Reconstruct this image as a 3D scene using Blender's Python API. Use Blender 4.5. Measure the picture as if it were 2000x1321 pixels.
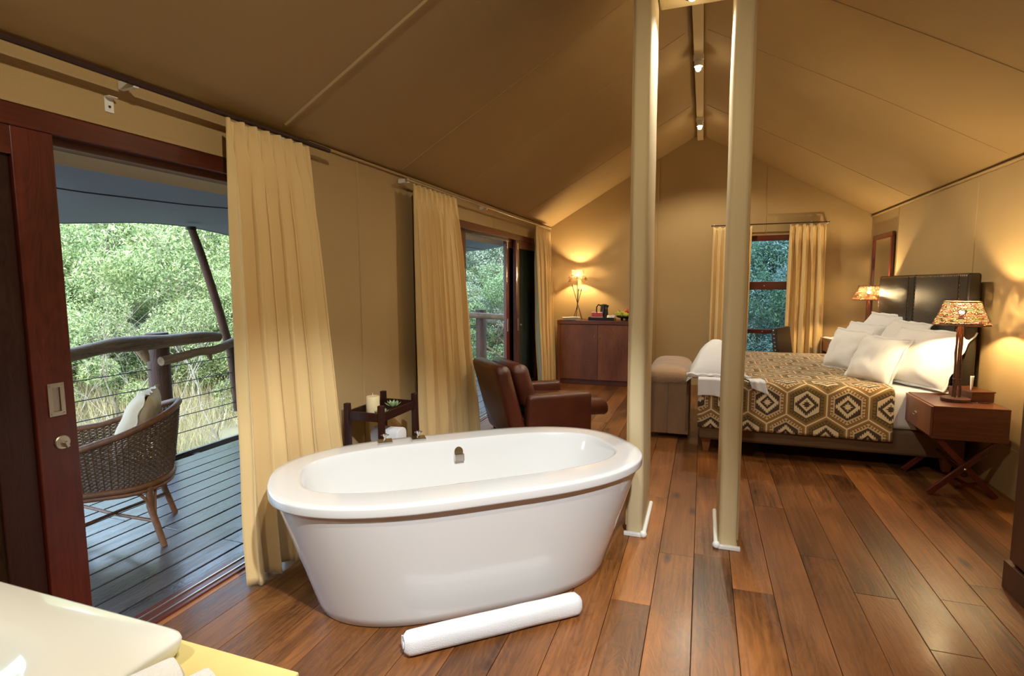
import bpy, bmesh, math, random
import numpy as np
from mathutils import Vector, Matrix, noise
random.seed(7); rng = np.random.default_rng(7)
PI = math.pi
for o in list(bpy.data.objects): bpy.data.objects.remove(o)
S = bpy.context.scene; C = S.collection

# ------------------------------------------------------------------ camera
YAW, PITCH, ROLL, FOC, HC = .336, .099, -.005, 1067.0, 1.5
cy, sy, cp, sp = math.cos(YAW), math.sin(YAW), math.cos(PITCH), math.sin(PITCH)
FW = Vector((-sy*cp, cy*cp, -sp)); R0 = Vector((cy, sy, 0)); U0 = R0.cross(FW)
RT = math.cos(ROLL)*R0 + math.sin(ROLL)*U0; UP = -math.sin(ROLL)*R0 + math.cos(ROLL)*U0
cam_d = bpy.data.cameras.new('camera'); cam = bpy.data.objects.new('camera', cam_d); C.objects.link(cam)
cam_d.sensor_width = 36; cam_d.lens = FOC/2000*36; cam_d.clip_start = .05; cam_d.clip_end = 300
M3 = Matrix((RT, UP, -FW)).transposed()
cam.matrix_world = Matrix.Translation((0, 0, HC)) @ M3.to_4x4()
S.camera = cam

# ------------------------------------------------------------------ light
S.view_settings.view_transform = 'Standard'; S.view_settings.look = 'None'
S.view_settings.gamma = 1; S.view_settings.use_curve_mapping = False
S.view_settings.exposure = 0.12
W = bpy.data.worlds.new('sky'); S.world = W; W.use_nodes = True
nt = W.node_tree; nt.nodes.clear()
wo = nt.nodes.new('ShaderNodeOutputWorld'); bg = nt.nodes.new('ShaderNodeBackground')
tc = nt.nodes.new('ShaderNodeTexCoord'); sx = nt.nodes.new('ShaderNodeSeparateXYZ'); rp = nt.nodes.new('ShaderNodeValToRGB')
nt.links.new(tc.outputs['Generated'], sx.inputs[0]); nt.links.new(sx.outputs['Z'], rp.inputs[0])
rp.color_ramp.elements[0].position = 0.0; rp.color_ramp.elements[0].color = (.72, .86, 1.0, 1)
rp.color_ramp.elements[1].position = .6; rp.color_ramp.elements[1].color = (.45, .66, 1.0, 1)
nt.links.new(rp.outputs[0], bg.inputs[0]); bg.inputs[1].default_value = 6.6
nt.links.new(bg.outputs[0], wo.inputs[0])
def light(name, kind, loc, energy, col, size=.05, target=None, angle=None, blend=.5):
    d = bpy.data.lights.new(name, kind); d.energy = energy; d.color = col
    if kind in ('POINT', 'SPOT'): d.shadow_soft_size = size
    if kind == 'AREA': d.size = size
    if kind == 'SPOT' and angle: d.spot_size = angle; d.spot_blend = blend
    o = bpy.data.objects.new(name, d); C.objects.link(o); o.location = loc
    if target is not None:
        v = Vector(target) - Vector(loc); o.rotation_euler = v.to_track_quat('-Z', 'Y').to_euler()
    return o
WARM = (1.0, .87, .64); NEUT = (1.0, .90, .74); COOL = (.90, .95, 1.0)
sun = light('sun', 'SUN', (0, 0, 20), 4.0, (1, .93, .8), target=(-6, 9, 12)); sun.data.angle = math.radians(8)
# downlights under the ridge (fittings are modelled further down)
light('header_downlight', 'SPOT', (-.1, 3.58, 3.15), 60, COOL, .03, (-.1, 3.3, 0), math.radians(125), .7)
light('ridge_downlight', 'SPOT', (-.1, 5.3, 3.33), 105, WARM, .03, (.1, 4.9, 0), math.radians(150), .5)
light('ridge_downlight', 'SPOT', (-.1, 7.25, 3.33), 90, WARM, .03, (.1, 7.0, 0), math.radians(145), .5)
light('bathroom_downlight', 'SPOT', (-.1, .6, 3.25), 130, WARM, .03, (-.4, 1.9, 0), math.radians(150), .6)
light('bathroom_downlight', 'SPOT', (.45, .40, 3.05), 480, COOL, .04, (-.95, 2.15, .25), math.radians(52), .5)
light('bathroom_downlight', 'SPOT', (-1.2, .1, 2.2), 40, NEUT, .04, (-1.2, .5, .8), math.radians(90), .5)

# ------------------------------------------------------------------ node helper
class X:
    """tiny expression wrapper around shader math nodes"""
    def __init__(s, t, v): s.t = t; s.v = v
    def _m(s, op, *a):
        n = s.t.nodes.new('ShaderNodeMath'); n.operation = op
        for i, q in enumerate((s,) + a):
            q = q.v if isinstance(q, X) else q
            if isinstance(q, (int, float)): n.inputs[i].default_value = q
            else: s.t.links.new(q, n.inputs[i])
        return X(s.t, n.outputs[0])
    def __add__(s, o): return s._m('ADD', o)
    def __sub__(s, o): return s._m('SUBTRACT', o)
    def __mul__(s, o): return s._m('MULTIPLY', o)
    def __truediv__(s, o): return s._m('DIVIDE', o)
    def abs(s): return s._m('ABSOLUTE')
    def floor(s): return s._m('FLOOR')
    def rnd(s): return s._m('ROUND')
    def frac(s): return s._m('FRACT')
    def mx(s, o): return s._m('MAXIMUM', o)
    def mn(s, o): return s._m('MINIMUM', o)
    def lt(s, o): return s._m('LESS_THAN', o)
    def gt(s, o): return s._m('GREATER_THAN', o)
    def mod2(s): return (s*.5).frac()*2
def newmat(name):
    m = bpy.data.materials.new(name); m.use_nodes = True
    t = m.node_tree; b = t.nodes['Principled BSDF']
    return m, t, b
def N(t, kind, **kw):
    n = t.nodes.new(kind)
    for k, v in kw.items():
        if k in n.inputs.keys() if hasattr(n.inputs, 'keys') else False: n.inputs[k].default_value = v
        else: setattr(n, k, v)
    return n
def inp(n, name, v, t=None):
    if hasattr(v, 'is_output') or isinstance(v, bpy.types.NodeSocket): t.links.new(v, n.inputs[name])
    else: n.inputs[name].default_value = v
def rgba(c): return (c[0], c[1], c[2], 1)
def srgb(r, g, b):
    f = lambda u: ((u/255+.055)/1.055)**2.4 if u/255 > .04045 else u/255/12.92
    return (f(r), f(g), f(b))
def simple(name, col, rough=.5, metal=0, var=.0, scale=20, bump=0, bscale=200, stretch=(1,1,1), sheen=0, coat=0, emit=None, es=0, trans=0, rand=0, spec=.5):
    m, t, b = newmat(name)
    inp(b, 'Base Color', rgba(col)); inp(b, 'Roughness', rough); inp(b, 'Metallic', metal)
    inp(b, 'Sheen Weight', sheen); inp(b, 'Coat Weight', coat); inp(b, 'Transmission Weight', trans); inp(b, 'Specular IOR Level', spec)
    if emit: inp(b, 'Emission Color', rgba(emit)); inp(b, 'Emission Strength', es)
    tcn = N(t, 'ShaderNodeTexCoord'); mp = N(t, 'ShaderNodeMapping'); mp.inputs['Scale'].default_value = stretch
    t.links.new(tcn.outputs['Object'], mp.inputs[0])
    if var > 0:
        ns = N(t, 'ShaderNodeTexNoise'); ns.inputs['Scale'].default_value = scale; ns.inputs['Detail'].default_value = 4
        t.links.new(mp.outputs[0], ns.inputs[0])
        mr = N(t, 'ShaderNodeMapRange'); mr.inputs[1].default_value = .3; mr.inputs[2].default_value = .7
        mr.inputs[3].default_value = 1-var; mr.inputs[4].default_value = 1+var
        t.links.new(ns.outputs[0], mr.inputs[0])
        src = mr.outputs[0]
        if rand:
            oi = N(t, 'ShaderNodeObjectInfo'); r2 = N(t, 'ShaderNodeMapRange'); r2.inputs[3].default_value = 1-rand; r2.inputs[4].default_value = 1+rand
            t.links.new(oi.outputs['Random'], r2.inputs[0]); src = (X(t, src)*X(t, r2.outputs[0])).v
        vm = N(t, 'ShaderNodeVectorMath'); vm.operation = 'SCALE'; vm.inputs[0].default_value = col
        t.links.new(src, vm.inputs['Scale']); t.links.new(vm.outputs[0], b.inputs['Base Color'])
    if bump > 0:
        n2 = N(t, 'ShaderNodeTexNoise'); n2.inputs['Scale'].default_value = bscale; n2.inputs['Detail'].default_value = 3
        t.links.new(mp.outputs[0], n2.inputs[0])
        bp = N(t, 'ShaderNodeBump'); bp.inputs['Strength'].default_value = bump; bp.inputs['Distance'].default_value = .01
        t.links.new(n2.outputs[0], bp.inputs['Height']); t.links.new(bp.outputs[0], b.inputs['Normal'])
    return m
def wood(name, dark, light_, axis=1, rough=.4, scale=1.0, rand=.0, knots=0, coat=0, bump=.15, spec=.5):
    """long-grain wood; axis = long axis in object space"""
    m, t, b = newmat(name)
    tcn = N(t, 'ShaderNodeTexCoord'); oi = N(t, 'ShaderNodeObjectInfo')
    add = N(t, 'ShaderNodeVectorMath'); add.operation = 'ADD'
    mul = N(t, 'ShaderNodeVectorMath'); mul.operation = 'SCALE'; mul.inputs[0].default_value = (17, 31, 13)
    t.links.new(oi.outputs['Random'], mul.inputs['Scale'])
    t.links.new(tcn.outputs['Object'], add.inputs[0]); t.links.new(mul.outputs[0], add.inputs[1])
    def noise_(sc, st, det=6, dist=0):
        mp = N(t, 'ShaderNodeMapping'); s = [sc, sc, sc]; s[axis] = sc*st; mp.inputs['Scale'].default_value = s
        t.links.new(add.outputs[0], mp.inputs[0])
        n = N(t, 'ShaderNodeTexNoise'); n.inputs['Scale'].default_value = 1; n.inputs['Detail'].default_value = det; n.inputs['Distortion'].default_value = dist
        t.links.new(mp.outputs[0], n.inputs[0]); return X(t, n.outputs[0])
    g1 = noise_(70*scale, .03); g2 = noise_(9*scale, .22, 4, 1.5); g3 = noise_(3.0*scale, .35, 4)
    rings = ((g2*9).frac() - .5).abs()*2
    v = g1*.40 + rings*.10 + g3*.85 - .24
    rp = N(t, 'ShaderNodeValToRGB'); t.links.new(v.v, rp.inputs[0])
    rp.color_ramp.elements[0].position = .2; rp.color_ramp.elements[0].color = rgba(dark)
    rp.color_ramp.elements[1].position = .75; rp.color_ramp.elements[1].color = rgba(light_)
    col = rp.outputs[0]
    if rand:
        r2 = N(t, 'ShaderNodeMapRange'); r2.inputs[3].default_value = 1-rand; r2.inputs[4].default_value = 1+rand
        t.links.new(oi.outputs['Random'], r2.inputs[0])
        vm = N(t, 'ShaderNodeVectorMath'); vm.operation = 'SCALE'; t.links.new(col, vm.inputs[0]); t.links.new(r2.outputs[0], vm.inputs['Scale']); col = vm.outputs[0]
    if knots:
        vo = N(t, 'ShaderNodeTexVoronoi'); mp = N(t, 'ShaderNodeMapping'); s = [3.2, 3.2, 3.2]; s[axis] = 1.3; mp.inputs['Scale'].default_value = s
        t.links.new(add.outputs[0], mp.inputs[0]); t.links.new(mp.outputs[0], vo.inputs['Vector']); vo.inputs['Scale'].default_value = 1
        kn = X(t, vo.outputs['Distance']) + g1*.1
        mr = N(t, 'ShaderNodeMapRange'); mr.inputs[1].default_value = .07; mr.inputs[2].default_value = .16; mr.inputs[3].default_value = .25; mr.inputs[4].default_value = 1
        t.links.new(kn.v, mr.inputs[0])
        vm = N(t, 'ShaderNodeVectorMath'); vm.operation = 'SCALE'; t.links.new(col, vm.inputs[0]); t.links.new(mr.outputs[0], vm.inputs['Scale']); col = vm.outputs[0]
    t.links.new(col, b.inputs['Base Color'])
    rr = g3*.25 + rings*.08 + (rough-.16); t.links.new(rr.v, b.inputs['Roughness'])
    inp(b, 'Coat Weight', coat); inp(b, 'Specular IOR Level', spec); b.inputs['Coat Roughness'].default_value = .2
    bp = N(t, 'ShaderNodeBump'); bp.inputs['Strength'].default_value = bump; bp.inputs['Distance'].default_value = .004
    t.links.new((g1*.5+rings*.5).v, bp.inputs['Height']); t.links.new(bp.outputs[0], b.inputs['Normal'])
    return m
def cloth(name, col, rough=.85, weave=700, bump=.25, var=.08, sheen=.1, wr=0, transl=0):
    m, t, b = newmat(name)
    tcn = N(t, 'ShaderNodeTexCoord'); 
    n = N(t, 'ShaderNodeTexNoise'); n.inputs['Scale'].default_value = weave; n.inputs['Detail'].default_value = 1
    t.links.new(tcn.outputs['Object'], n.inputs[0])
    n2 = N(t, 'ShaderNodeTexNoise'); n2.inputs['Scale'].default_value = 3; n2.inputs['Detail'].default_value = 5
    t.links.new(tcn.outputs['Object'], n2.inputs[0])
    f = X(t, n.outputs[0])*var*2 + X(t, n2.outputs[0])*var + (1-var*1.5)
    vm = N(t, 'ShaderNodeVectorMath'); vm.operation = 'SCALE'; vm.inputs[0].default_value = col; t.links.new(f.v, vm.inputs['Scale'])
    t.links.new(vm.outputs[0], b.inputs['Base Color']); inp(b, 'Roughness', rough); inp(b, 'Sheen Weight', sheen); inp(b, 'Specular IOR Level', .25)
    bp = N(t, 'ShaderNodeBump'); bp.inputs['Strength'].default_value = bump; bp.inputs['Distance'].default_value = .002
    t.links.new((X(t, n.outputs[0])+X(t, n2.outputs[0])*wr).v, bp.inputs['Height']); t.links.new(bp.outputs[0], b.inputs['Normal'])
    return m

M = {}
M['canvas'] = cloth('tent_canvas', srgb(176, 149, 104), weave=420, var=.10, bump=.3, sheen=0, wr=3)
M['canvas_post'] = cloth('post_canvas', srgb(206, 186, 144), weave=420, var=.06, bump=.25, sheen=0, wr=3)
M['seam'] = simple('seam_piping', srgb(176, 148, 104), .8)
M['darkgap'] = simple('subfloor', (.01, .006, .004), .9)
M['oak'] = wood('oak_plank', srgb(60, 31, 14), srgb(168, 106, 52), 1, .40, 1, rand=.3, knots=1, coat=.12, bump=.2)
M['deck'] = wood('deck_board', srgb(30, 26, 28), srgb(84, 76, 78), 1, .32, 1.4, rand=.15, bump=.35, spec=.9, coat=.5)
M['mahog'] = wood('mahogany', srgb(58, 20, 14), srgb(118, 44, 28), 2, .35, .8, coat=.2, bump=.08)
M['mahog_y'] = wood('mahogany_rail', srgb(58, 20, 12), srgb(110, 44, 26), 1, .35, .8, coat=.2, bump=.08)
M['mahog_x'] = wood('mahogany_bar', srgb(64, 24, 14), srgb(120, 50, 28), 0, .35, .8, coat=.2, bump=.08)
M['walnut'] = wood('walnut', srgb(66, 30, 18), srgb(126, 68, 42), 0, .38, 1.2, coat=.15, bump=.08)
M['walnut_z'] = wood('walnut_upright', srgb(92, 50, 30), srgb(150, 92, 60), 2, .42, 1.4, coat=.1, bump=.08)
M['wardrobe'] = wood('wardrobe_wood', srgb(56, 30, 18), srgb(104, 62, 36), 2, .42, 1, bump=.1)
M['wenge'] = wood('dark_stained_wood', srgb(32, 12, 8), srgb(62, 26, 18), 2, .4, 1, bump=.1)
M['log'] = wood('log', srgb(52, 30, 22), srgb(112, 76, 56), 2, .6, 1.2, bump=.5)
M['branch'] = wood('branch_wood', srgb(84, 62, 44), srgb(170, 142, 108), 1, .6, 1.4, bump=.5)
M['rattan'] = simple('rattan', srgb(112, 74, 46), .45, var=.25, scale=30, bump=.2, bscale=90)
M['wicker'] = simple('wicker_weave', srgb(98, 76, 58), .5, var=.3, scale=60)
M['curtain'] = cloth('curtain_linen', srgb(222, 192, 136), weave=500, var=.06, bump=.3, sheen=.1)
M['leather'] = simple('brown_leather', srgb(88, 42, 27), .34, var=.25, scale=4, bump=.25, bscale=140, coat=.15)
M['blackleather'] = simple('black_leather', srgb(34, 28, 22), .38, var=.15, scale=5, bump=.2, bscale=120)
M['white'] = cloth('white_linen', (.82, .82, .83), weave=300, var=.02, bump=.15, sheen=.05, wr=3)
M['towel'] = cloth('white_towelling', (.85, .85, .86), weave=260, var=.04, bump=1, sheen=.3, wr=0)
M['acrylic'] = simple('white_acrylic', (.77, .765, .74), .12, coat=.5)
M['ceramic'] = simple('white_ceramic', (.84, .84, .78), .12, coat=.5)
M['chrome'] = simple('chrome', (.8, .78, .78), .08, 1)
M['steel'] = simple('brushed_steel', (.62, .58, .48), .35, 1)
M['blackmetal'] = simple('dark_metal', (.02, .015, .015), .4, .3)
M['rail_metal'] = simple('curtain_rail_metal', srgb(60, 36, 30), .5, .2)
M['whitepl'] = simple('white_plastic', (.78, .78, .72), .4)
M['counter'] = simple('cream_counter', srgb(214, 196, 128), .35, var=.03)
M['fur'] = simple('brown_hide', srgb(146, 114, 84), .8, var=.3, scale=5, bump=.6, bscale=160, stretch=(1, 1, .25), sheen=.4)
M['furtop'] = simple('brown_hide_top', srgb(168, 134, 100), .75, var=.35, scale=4, bump=.6, bscale=200, stretch=(.3, 1, 1), sheen=.5)
M['bedbase'] = cloth('bed_base_fabric', srgb(112, 88, 66), weave=400, var=.08)
M['pine'] = wood('pale_leg_wood', srgb(150, 96, 60), srgb(196, 140, 96), 2, .5)
M['candle'] = simple('candle_wax', srgb(228, 208, 160), .5)
M['succ'] = simple('succulent_leaf', srgb(150, 172, 124), .5, var=.15, scale=15)
M['shade'] = simple('woven_shade', srgb(120, 78, 44), .7, var=.4, scale=60)
M['bulb'] = simple('bulb_glow', (1, .8, .5), .5, emit=(1.0, .74, .38), es=5200)
M['bulb_small'] = simple('lamp_lens', (1, .85, .6), .5, emit=(1.0, .86, .6), es=60)
M['stick'] = simple('twig', srgb(92, 56, 34), .7, var=.35, scale=25, bump=.5, bscale=60)
M['paper'] = simple('paper', (.8, .8, .76), .7)
M['pink'] = simple('pink_sachets', srgb(196, 84, 92), .5, var=.35, scale=60)
M['blackgloss'] = simple('black_plastic', (.012, .01, .01), .2)
M['fruit_y'] = simple('yellow_fruit', srgb(206, 190, 60), .4, var=.2, scale=15)
M['fruit_g'] = simple('green_grape', srgb(170, 180, 70), .3)
M['fruit_r'] = simple('red_fruit', srgb(190, 60, 36), .35)
M['cushion'] = cloth('outdoor_cushion', srgb(206, 192, 166), weave=300, var=.06)
M['nail'] = simple('brass_nail', (.75, .6, .4), .25, 1)
M['cable'] = simple('steel_cable', (.10, .10, .10), .5, .6)
M['bark'] = simple('bark', srgb(120, 104, 88), .9, var=.35, scale=8, bump=.6, bscale=30)
M['palebark'] = simple('pale_bark', srgb(150, 138, 120), .9, var=.25, scale=8)
M['ground'] = simple('bush_ground', srgb(140, 130, 96), .95, var=.35, scale=.8, bump=.4, bscale=6)
def glass_mat(name, tint):
    m, t, b = newmat(name); t.nodes.remove(b)
    out = t.nodes['Material Output']; tr = N(t, 'ShaderNodeBsdfTransparent'); tr.inputs[0].default_value = rgba(tint)
    gl = N(t, 'ShaderNodeBsdfGlossy'); gl.inputs['Roughness'].default_value = .02; fr = N(t, 'ShaderNodeFresnel'); fr.inputs[0].default_value = 1.5
    mx = N(t, 'ShaderNodeMixShader'); t.links.new(fr.outputs[0], mx.inputs[0]); t.links.new(tr.outputs[0], mx.inputs[1]); t.links.new(gl.outputs[0], mx.inputs[2])
    t.links.new(mx.outputs[0], out.inputs[0]); return m
M['glass'] = glass_mat('clear_glass', (.85, .92, .92)); M['glass_dark'] = glass_mat('screened_glass', (.55, .64, .70))
M['glass_blue'] = glass_mat('window_glass', (.58, .70, .82))
M['mirror'] = simple('mirror_glass', (.75, .75, .72), .03, 1)
def leaf_mat(name, c1, c2, tr=.22):
    m, t, b = newmat(name); g = N(t, 'ShaderNodeNewGeometry'); rp = N(t, 'ShaderNodeValToRGB')
    t.links.new(g.outputs['Random Per Island'], rp.inputs[0])
    rp.color_ramp.elements[0].color = rgba(c1); rp.color_ramp.elements[1].color = rgba(c2)
    t.links.new(rp.outputs[0], b.inputs['Base Color']); inp(b, 'Roughness', .6); inp(b, 'Specular IOR Level', .3)
    tl = N(t, 'ShaderNodeBsdfTranslucent'); t.links.new(rp.outputs[0], tl.inputs[0])
    mx = N(t, 'ShaderNodeMixShader'); mx.inputs[0].default_value = tr; out = t.nodes['Material Output']
    t.links.new(b.outputs[0], mx.inputs[1]); t.links.new(tl.outputs[0], mx.inputs[2]); t.links.new(mx.outputs[0], out.inputs[0]); return m
M['leaf1'] = leaf_mat('bright_leaf', srgb(84, 112, 58), srgb(206, 214, 150)); M['leaf2'] = leaf_mat('dark_leaf', srgb(62, 88, 56), srgb(160, 178, 124))
M['leaf3'] = leaf_mat('grey_leaf', srgb(84, 100, 78), srgb(186, 196, 164)); M['grass'] = leaf_mat('dry_grass', srgb(150, 140, 96), srgb(220, 206, 160))
M['awning'] = cloth('awning_canvas', srgb(124, 132, 156), weave=300, var=.06, bump=.3, sheen=0, wr=6)

def kilim():
    m, t, b = newmat('kilim_blanket')
    uv = N(t, 'ShaderNodeUVMap'); sp_ = N(t, 'ShaderNodeSeparateXYZ'); t.links.new(uv.outputs[0], sp_.inputs[0])
    px = X(t, sp_.outputs[0])*(1/.2945); py = X(t, sp_.outputs[1])*(1/(.2945*1.07)); r3 = 1.7320508
    ia = px.rnd(); ja = (py*(1/r3)).rnd(); ax = px-ia; ay = py-ja*r3
    ib = px.floor(); jb = (py*(1/r3)).floor(); bx_ = px-ib-.5; by_ = py-(jb+.5)*r3
    sel = (ax*ax+ay*ay).lt(bx_*bx_+by_*by_)
    def mixf(s, a, bb): return a*s + bb*(s*-1+1)
    x = mixf(sel, ax, bx_).abs(); y = mixf(sel, ay, by_).abs(); par = mixf(sel, (ia+1000).mod2(), (ib+1000).mod2()).rnd()
    h = x.mx(x*.5 + y*.8660254)
    e = y*.5 - x*.8660254               # along the slanted edge
    isv = x.gt(x*.5 + y*.8660254)       # vertical side
    t_ = mixf(isv, y, e+3)
    cur = None
    def over(mask, c):
        nonlocal cur
        n = N(t, 'ShaderNodeMix'); n.data_type = 'RGBA'
        t.links.new(mask.v, n.inputs[0])
        for k, q in ((6, cur), (7, c)):
            if isinstance(q, tuple): n.inputs[k].default_value = rgba(q)
            else: t.links.new(q, n.inputs[k])
        cur = n.outputs[2]
    CR = srgb(214, 196, 160); DK = srgb(74, 60, 46); OL = srgb(122, 100, 54); MU = srgb(168, 124, 58); BR = srgb(134, 96, 56)
    inv = par*-1+1
    cur = CR
    over(h.lt(.478), DK); over(h.lt(.466), MU); over(h.lt(.448), OL)
    over(h.lt(.435), BR); over(h.lt(.435)*par, OL)
    hook = ((t_*13).frac().gt(.5)*h.gt(.335)*h.lt(.415) + h.lt(.345)*h.gt(.30) + (t_*13+.3).frac().gt(.62)*h.gt(.395)*h.lt(.415)).mn(1)
    over(hook*inv, srgb(196, 174, 136)); over(hook*par, srgb(88, 72, 48))
    over(h.lt(.312)*inv, DK); over(h.lt(.312)*par, CR)
    d = x*.95 + y*1.0; saw = ((x*20).frac()-.5).abs()*.12
    m1 = (d + saw).lt(.325)
    over(m1*inv, CR); over(m1*par, DK)
    m2 = d.lt(.185); over(m2*inv, DK); over(m2*par, CR)
    m3 = (d + ((y*20+.5).frac()-.5).abs()*.11).lt(.125); over(m3*inv, CR); over(m3*par, DK)
    t.links.new(cur, b.inputs['Base Color']); inp(b, 'Roughness', .9); inp(b, 'Specular IOR Level', .2); inp(b, 'Sheen Weight', .15)
    n = N(t, 'ShaderNodeTexNoise'); n.inputs['Scale'].default_value = 350; tcn = N(t, 'ShaderNodeTexCoord'); t.links.new(tcn.outputs['Object'], n.inputs[0])
    bp = N(t, 'ShaderNodeBump'); bp.inputs['Strength'].default_value = .4; bp.inputs['Distance'].default_value = .003
    t.links.new(n.outputs[0], bp.inputs['Height']); t.links.new(bp.outputs[0], b.inputs['Normal'])
    return m
M['kilim'] = kilim()

# ------------------------------------------------------------------ mesh helpers
class MB:
    def __init__(s): s.v = []; s.f = []; s.uv = None
    def box(s, x0, y0, z0, x1, y1, z1, M4=None):
        b = len(s.v); P = [(x, y, z) for z in (z0, z1) for y in (y0, y1) for x in (x0, x1)]
        if M4 is not None: P = [tuple(M4 @ Vector(p)) for p in P]
        s.v += P; s.f += [tuple(b+i for i in q) for q in ((0,2,3,1),(4,5,7,6),(0,1,5,4),(2,6,7,3),(0,4,6,2),(1,3,7,5))]; return s
    def tube(s, pts, r, seg=8, cap=True, closed=False):
        pts = [Vector(p) for p in pts]; n = len(pts); b = len(s.v)
        rr = r if hasattr(r, '__len__') else [r]*n
        prev = None
        for i, p in enumerate(pts):
            if closed: d = pts[(i+1) % n]-pts[i-1]
            else: d = pts[min(i+1, n-1)]-pts[max(i-1, 0)]
            d.normalize()
            if prev is None:
                a = Vector((0, 0, 1)) if abs(d.z) < .9 else Vector((1, 0, 0)); u = d.cross(a).normalized()
            else: u = (prev - d*prev.dot(d)).normalized()
            prev = u; w = d.cross(u)
            for k in range(seg):
                a = 2*PI*k/seg; s.v.append(tuple(p + (u*math.cos(a)+w*math.sin(a))*rr[i]))
        m = n if closed else n-1
        for i in range(m):
            for k in range(seg):
                j = (i+1) % n; s.f.append((b+i*seg+k, b+i*seg+(k+1) % seg, b+j*seg+(k+1) % seg, b+j*seg+k))
        if cap and not closed: s.f.append(tuple(b+k for k in range(seg-1, -1, -1))); s.f.append(tuple(b+(n-1)*seg+k for k in range(seg)))
        return s
    def lathe(s, prof, seg=32, c=(0, 0, 0), cap=True):
        b = len(s.v)
        for r, z in prof:
            for k in range(seg):
                a = 2*PI*k/seg; s.v.append((c[0]+r*math.cos(a), c[1]+r*math.sin(a), c[2]+z))
        for i in range(len(prof)-1):
            for k in range(seg): s.f.append((b+i*seg+k, b+i*seg+(k+1) % seg, b+(i+1)*seg+(k+1) % seg, b+(i+1)*seg+k))
        if cap: s.f.append(tuple(b+k for k in range(seg-1, -1, -1))); s.f.append(tuple(b+(len(prof)-1)*seg+k for k in range(seg)))
        return s
    def rings(s, R, cap0=True, cap1=True):
        b = len(s.v); n = len(R[0])
        for ring in R: s.v += [tuple(p) for p in ring]
        for i in range(len(R)-1):
            for k in range(n): s.f.append((b+i*n+k, b+i*n+(k+1) % n, b+(i+1)*n+(k+1) % n, b+(i+1)*n+k))
        if cap0: s.f.append(tuple(b+k for k in range(n-1, -1, -1)))
        if cap1: s.f.append(tuple(b+(len(R)-1)*n+k for k in range(n)))
        return s
    def grid(s, fn, nu, nv):
        b = len(s.v)
        for j in range(nv+1):
            for i in range(nu+1): s.v.append(tuple(fn(i/nu, j/nv)))
        for j in range(nv):
            for i in range(nu): a = b+j*(nu+1)+i; s.f.append((a, a+1, a+nu+2, a+nu+1))
        return s
    def poly(s, P, ext):
        b = len(s.v); n = len(P); e = Vector(ext)
        s.v += [tuple(p) for p in P] + [tuple(Vector(p)+e) for p in P]
        s.f.append(tuple(b+i for i in range(n))); s.f.append(tuple(b+n+i for i in range(n-1, -1, -1)))
        for i in range(n): j = (i+1) % n; s.f.append((b+j, b+i, b+n+i, b+n+j))
        return s
    def sphere(s, c, r, seg=14, sc=(1, 1, 1)):
        prof = [(max(1e-4, math.sin(PI*i/8))*r, -math.cos(PI*i/8)*r) for i in range(9)]
        b = len(s.v); s.lathe(prof, seg)
        for i in range(b, len(s.v)):
            p = s.v[i]; s.v[i] = (c[0]+p[0]*sc[0], c[1]+p[1]*sc[1], c[2]+p[2]*sc[2])
        return s
    def mesh(s, name, mat):
        me = bpy.data.meshes.new(name); me.from_pydata(s.v, [], s.f)
        if mat: me.materials.append(M[mat] if isinstance(mat, str) else mat)
        return me
    def build(s, name, mat, parent=None, smooth=False, bevel=0, solid=0, label=None, stuff=False, fix=True):
        me = s.mesh(name, mat)
        if fix:
            bm = bmesh.new(); bm.from_mesh(me); bmesh.ops.recalc_face_normals(bm, faces=bm.faces); bm.to_mesh(me); bm.free()
        o = bpy.data.objects.new(name, me); C.objects.link(o)
        if parent: o.parent = parent
        if smooth:
            me.polygons.foreach_set('use_smooth', [True]*len(me.polygons))
            if smooth != 'full': me.set_sharp_from_angle(angle=math.radians(40))
        if solid: md = o.modifiers.new('s', 'SOLIDIFY'); md.thickness = solid; md.offset = 0
        if bevel: md = o.modifiers.new('b', 'BEVEL'); md.width = bevel; md.segments = 2; md.limit_method = 'ANGLE'
        if label: o['label'] = label
        if stuff: o['kind'] = 'stuff'
        return o
def tag(o, label=None, cat=None, group=None, kind=None):
    if label: o['label'] = label
    if cat: o['category'] = cat
    if group: o['group'] = group
    if kind: o['kind'] = kind
    return o
def thing(name, label, cat, loc=(0, 0, 0), rz=0, group=None):
    o = bpy.data.objects.new(name, None); C.objects.link(o); o.location = loc; o.rotation_euler = (0, 0, rz); o.empty_display_size = .1
    return tag(o, label, cat, group)
def struct(name, label=None):
    o = bpy.data.objects.new(name, None); C.objects.link(o); o.empty_display_size = .1; return tag(o, label, None, None, 'structure')
def copy_tree(o, parent=None):
    c = o.copy(); C.objects.link(c)
    if parent is not None: c.parent = parent
    for ch in list(o.children): copy_tree(ch, c)
    return c
def box_part(name, mat, parent, x0, y0, z0, x1, y1, z1, bevel=.004, label=None):
    """box whose object origin sits in its own centre"""
    c = ((x0+x1)/2, (y0+y1)/2, (z0+z1)/2)
    o = MB().box(x0-c[0], y0-c[1], z0-c[2], x1-c[0], y1-c[1], z1-c[2]).build(name, mat, parent, bevel=bevel, label=label); o.location = c; return o

# ------------------------------------------------------------------ room shell
XL, XR, YB, YF, EZ, AX, AZ = -2.28, 2.06, 8.40, -1.6, 2.365, -.11, 3.6
TH = .03
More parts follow.
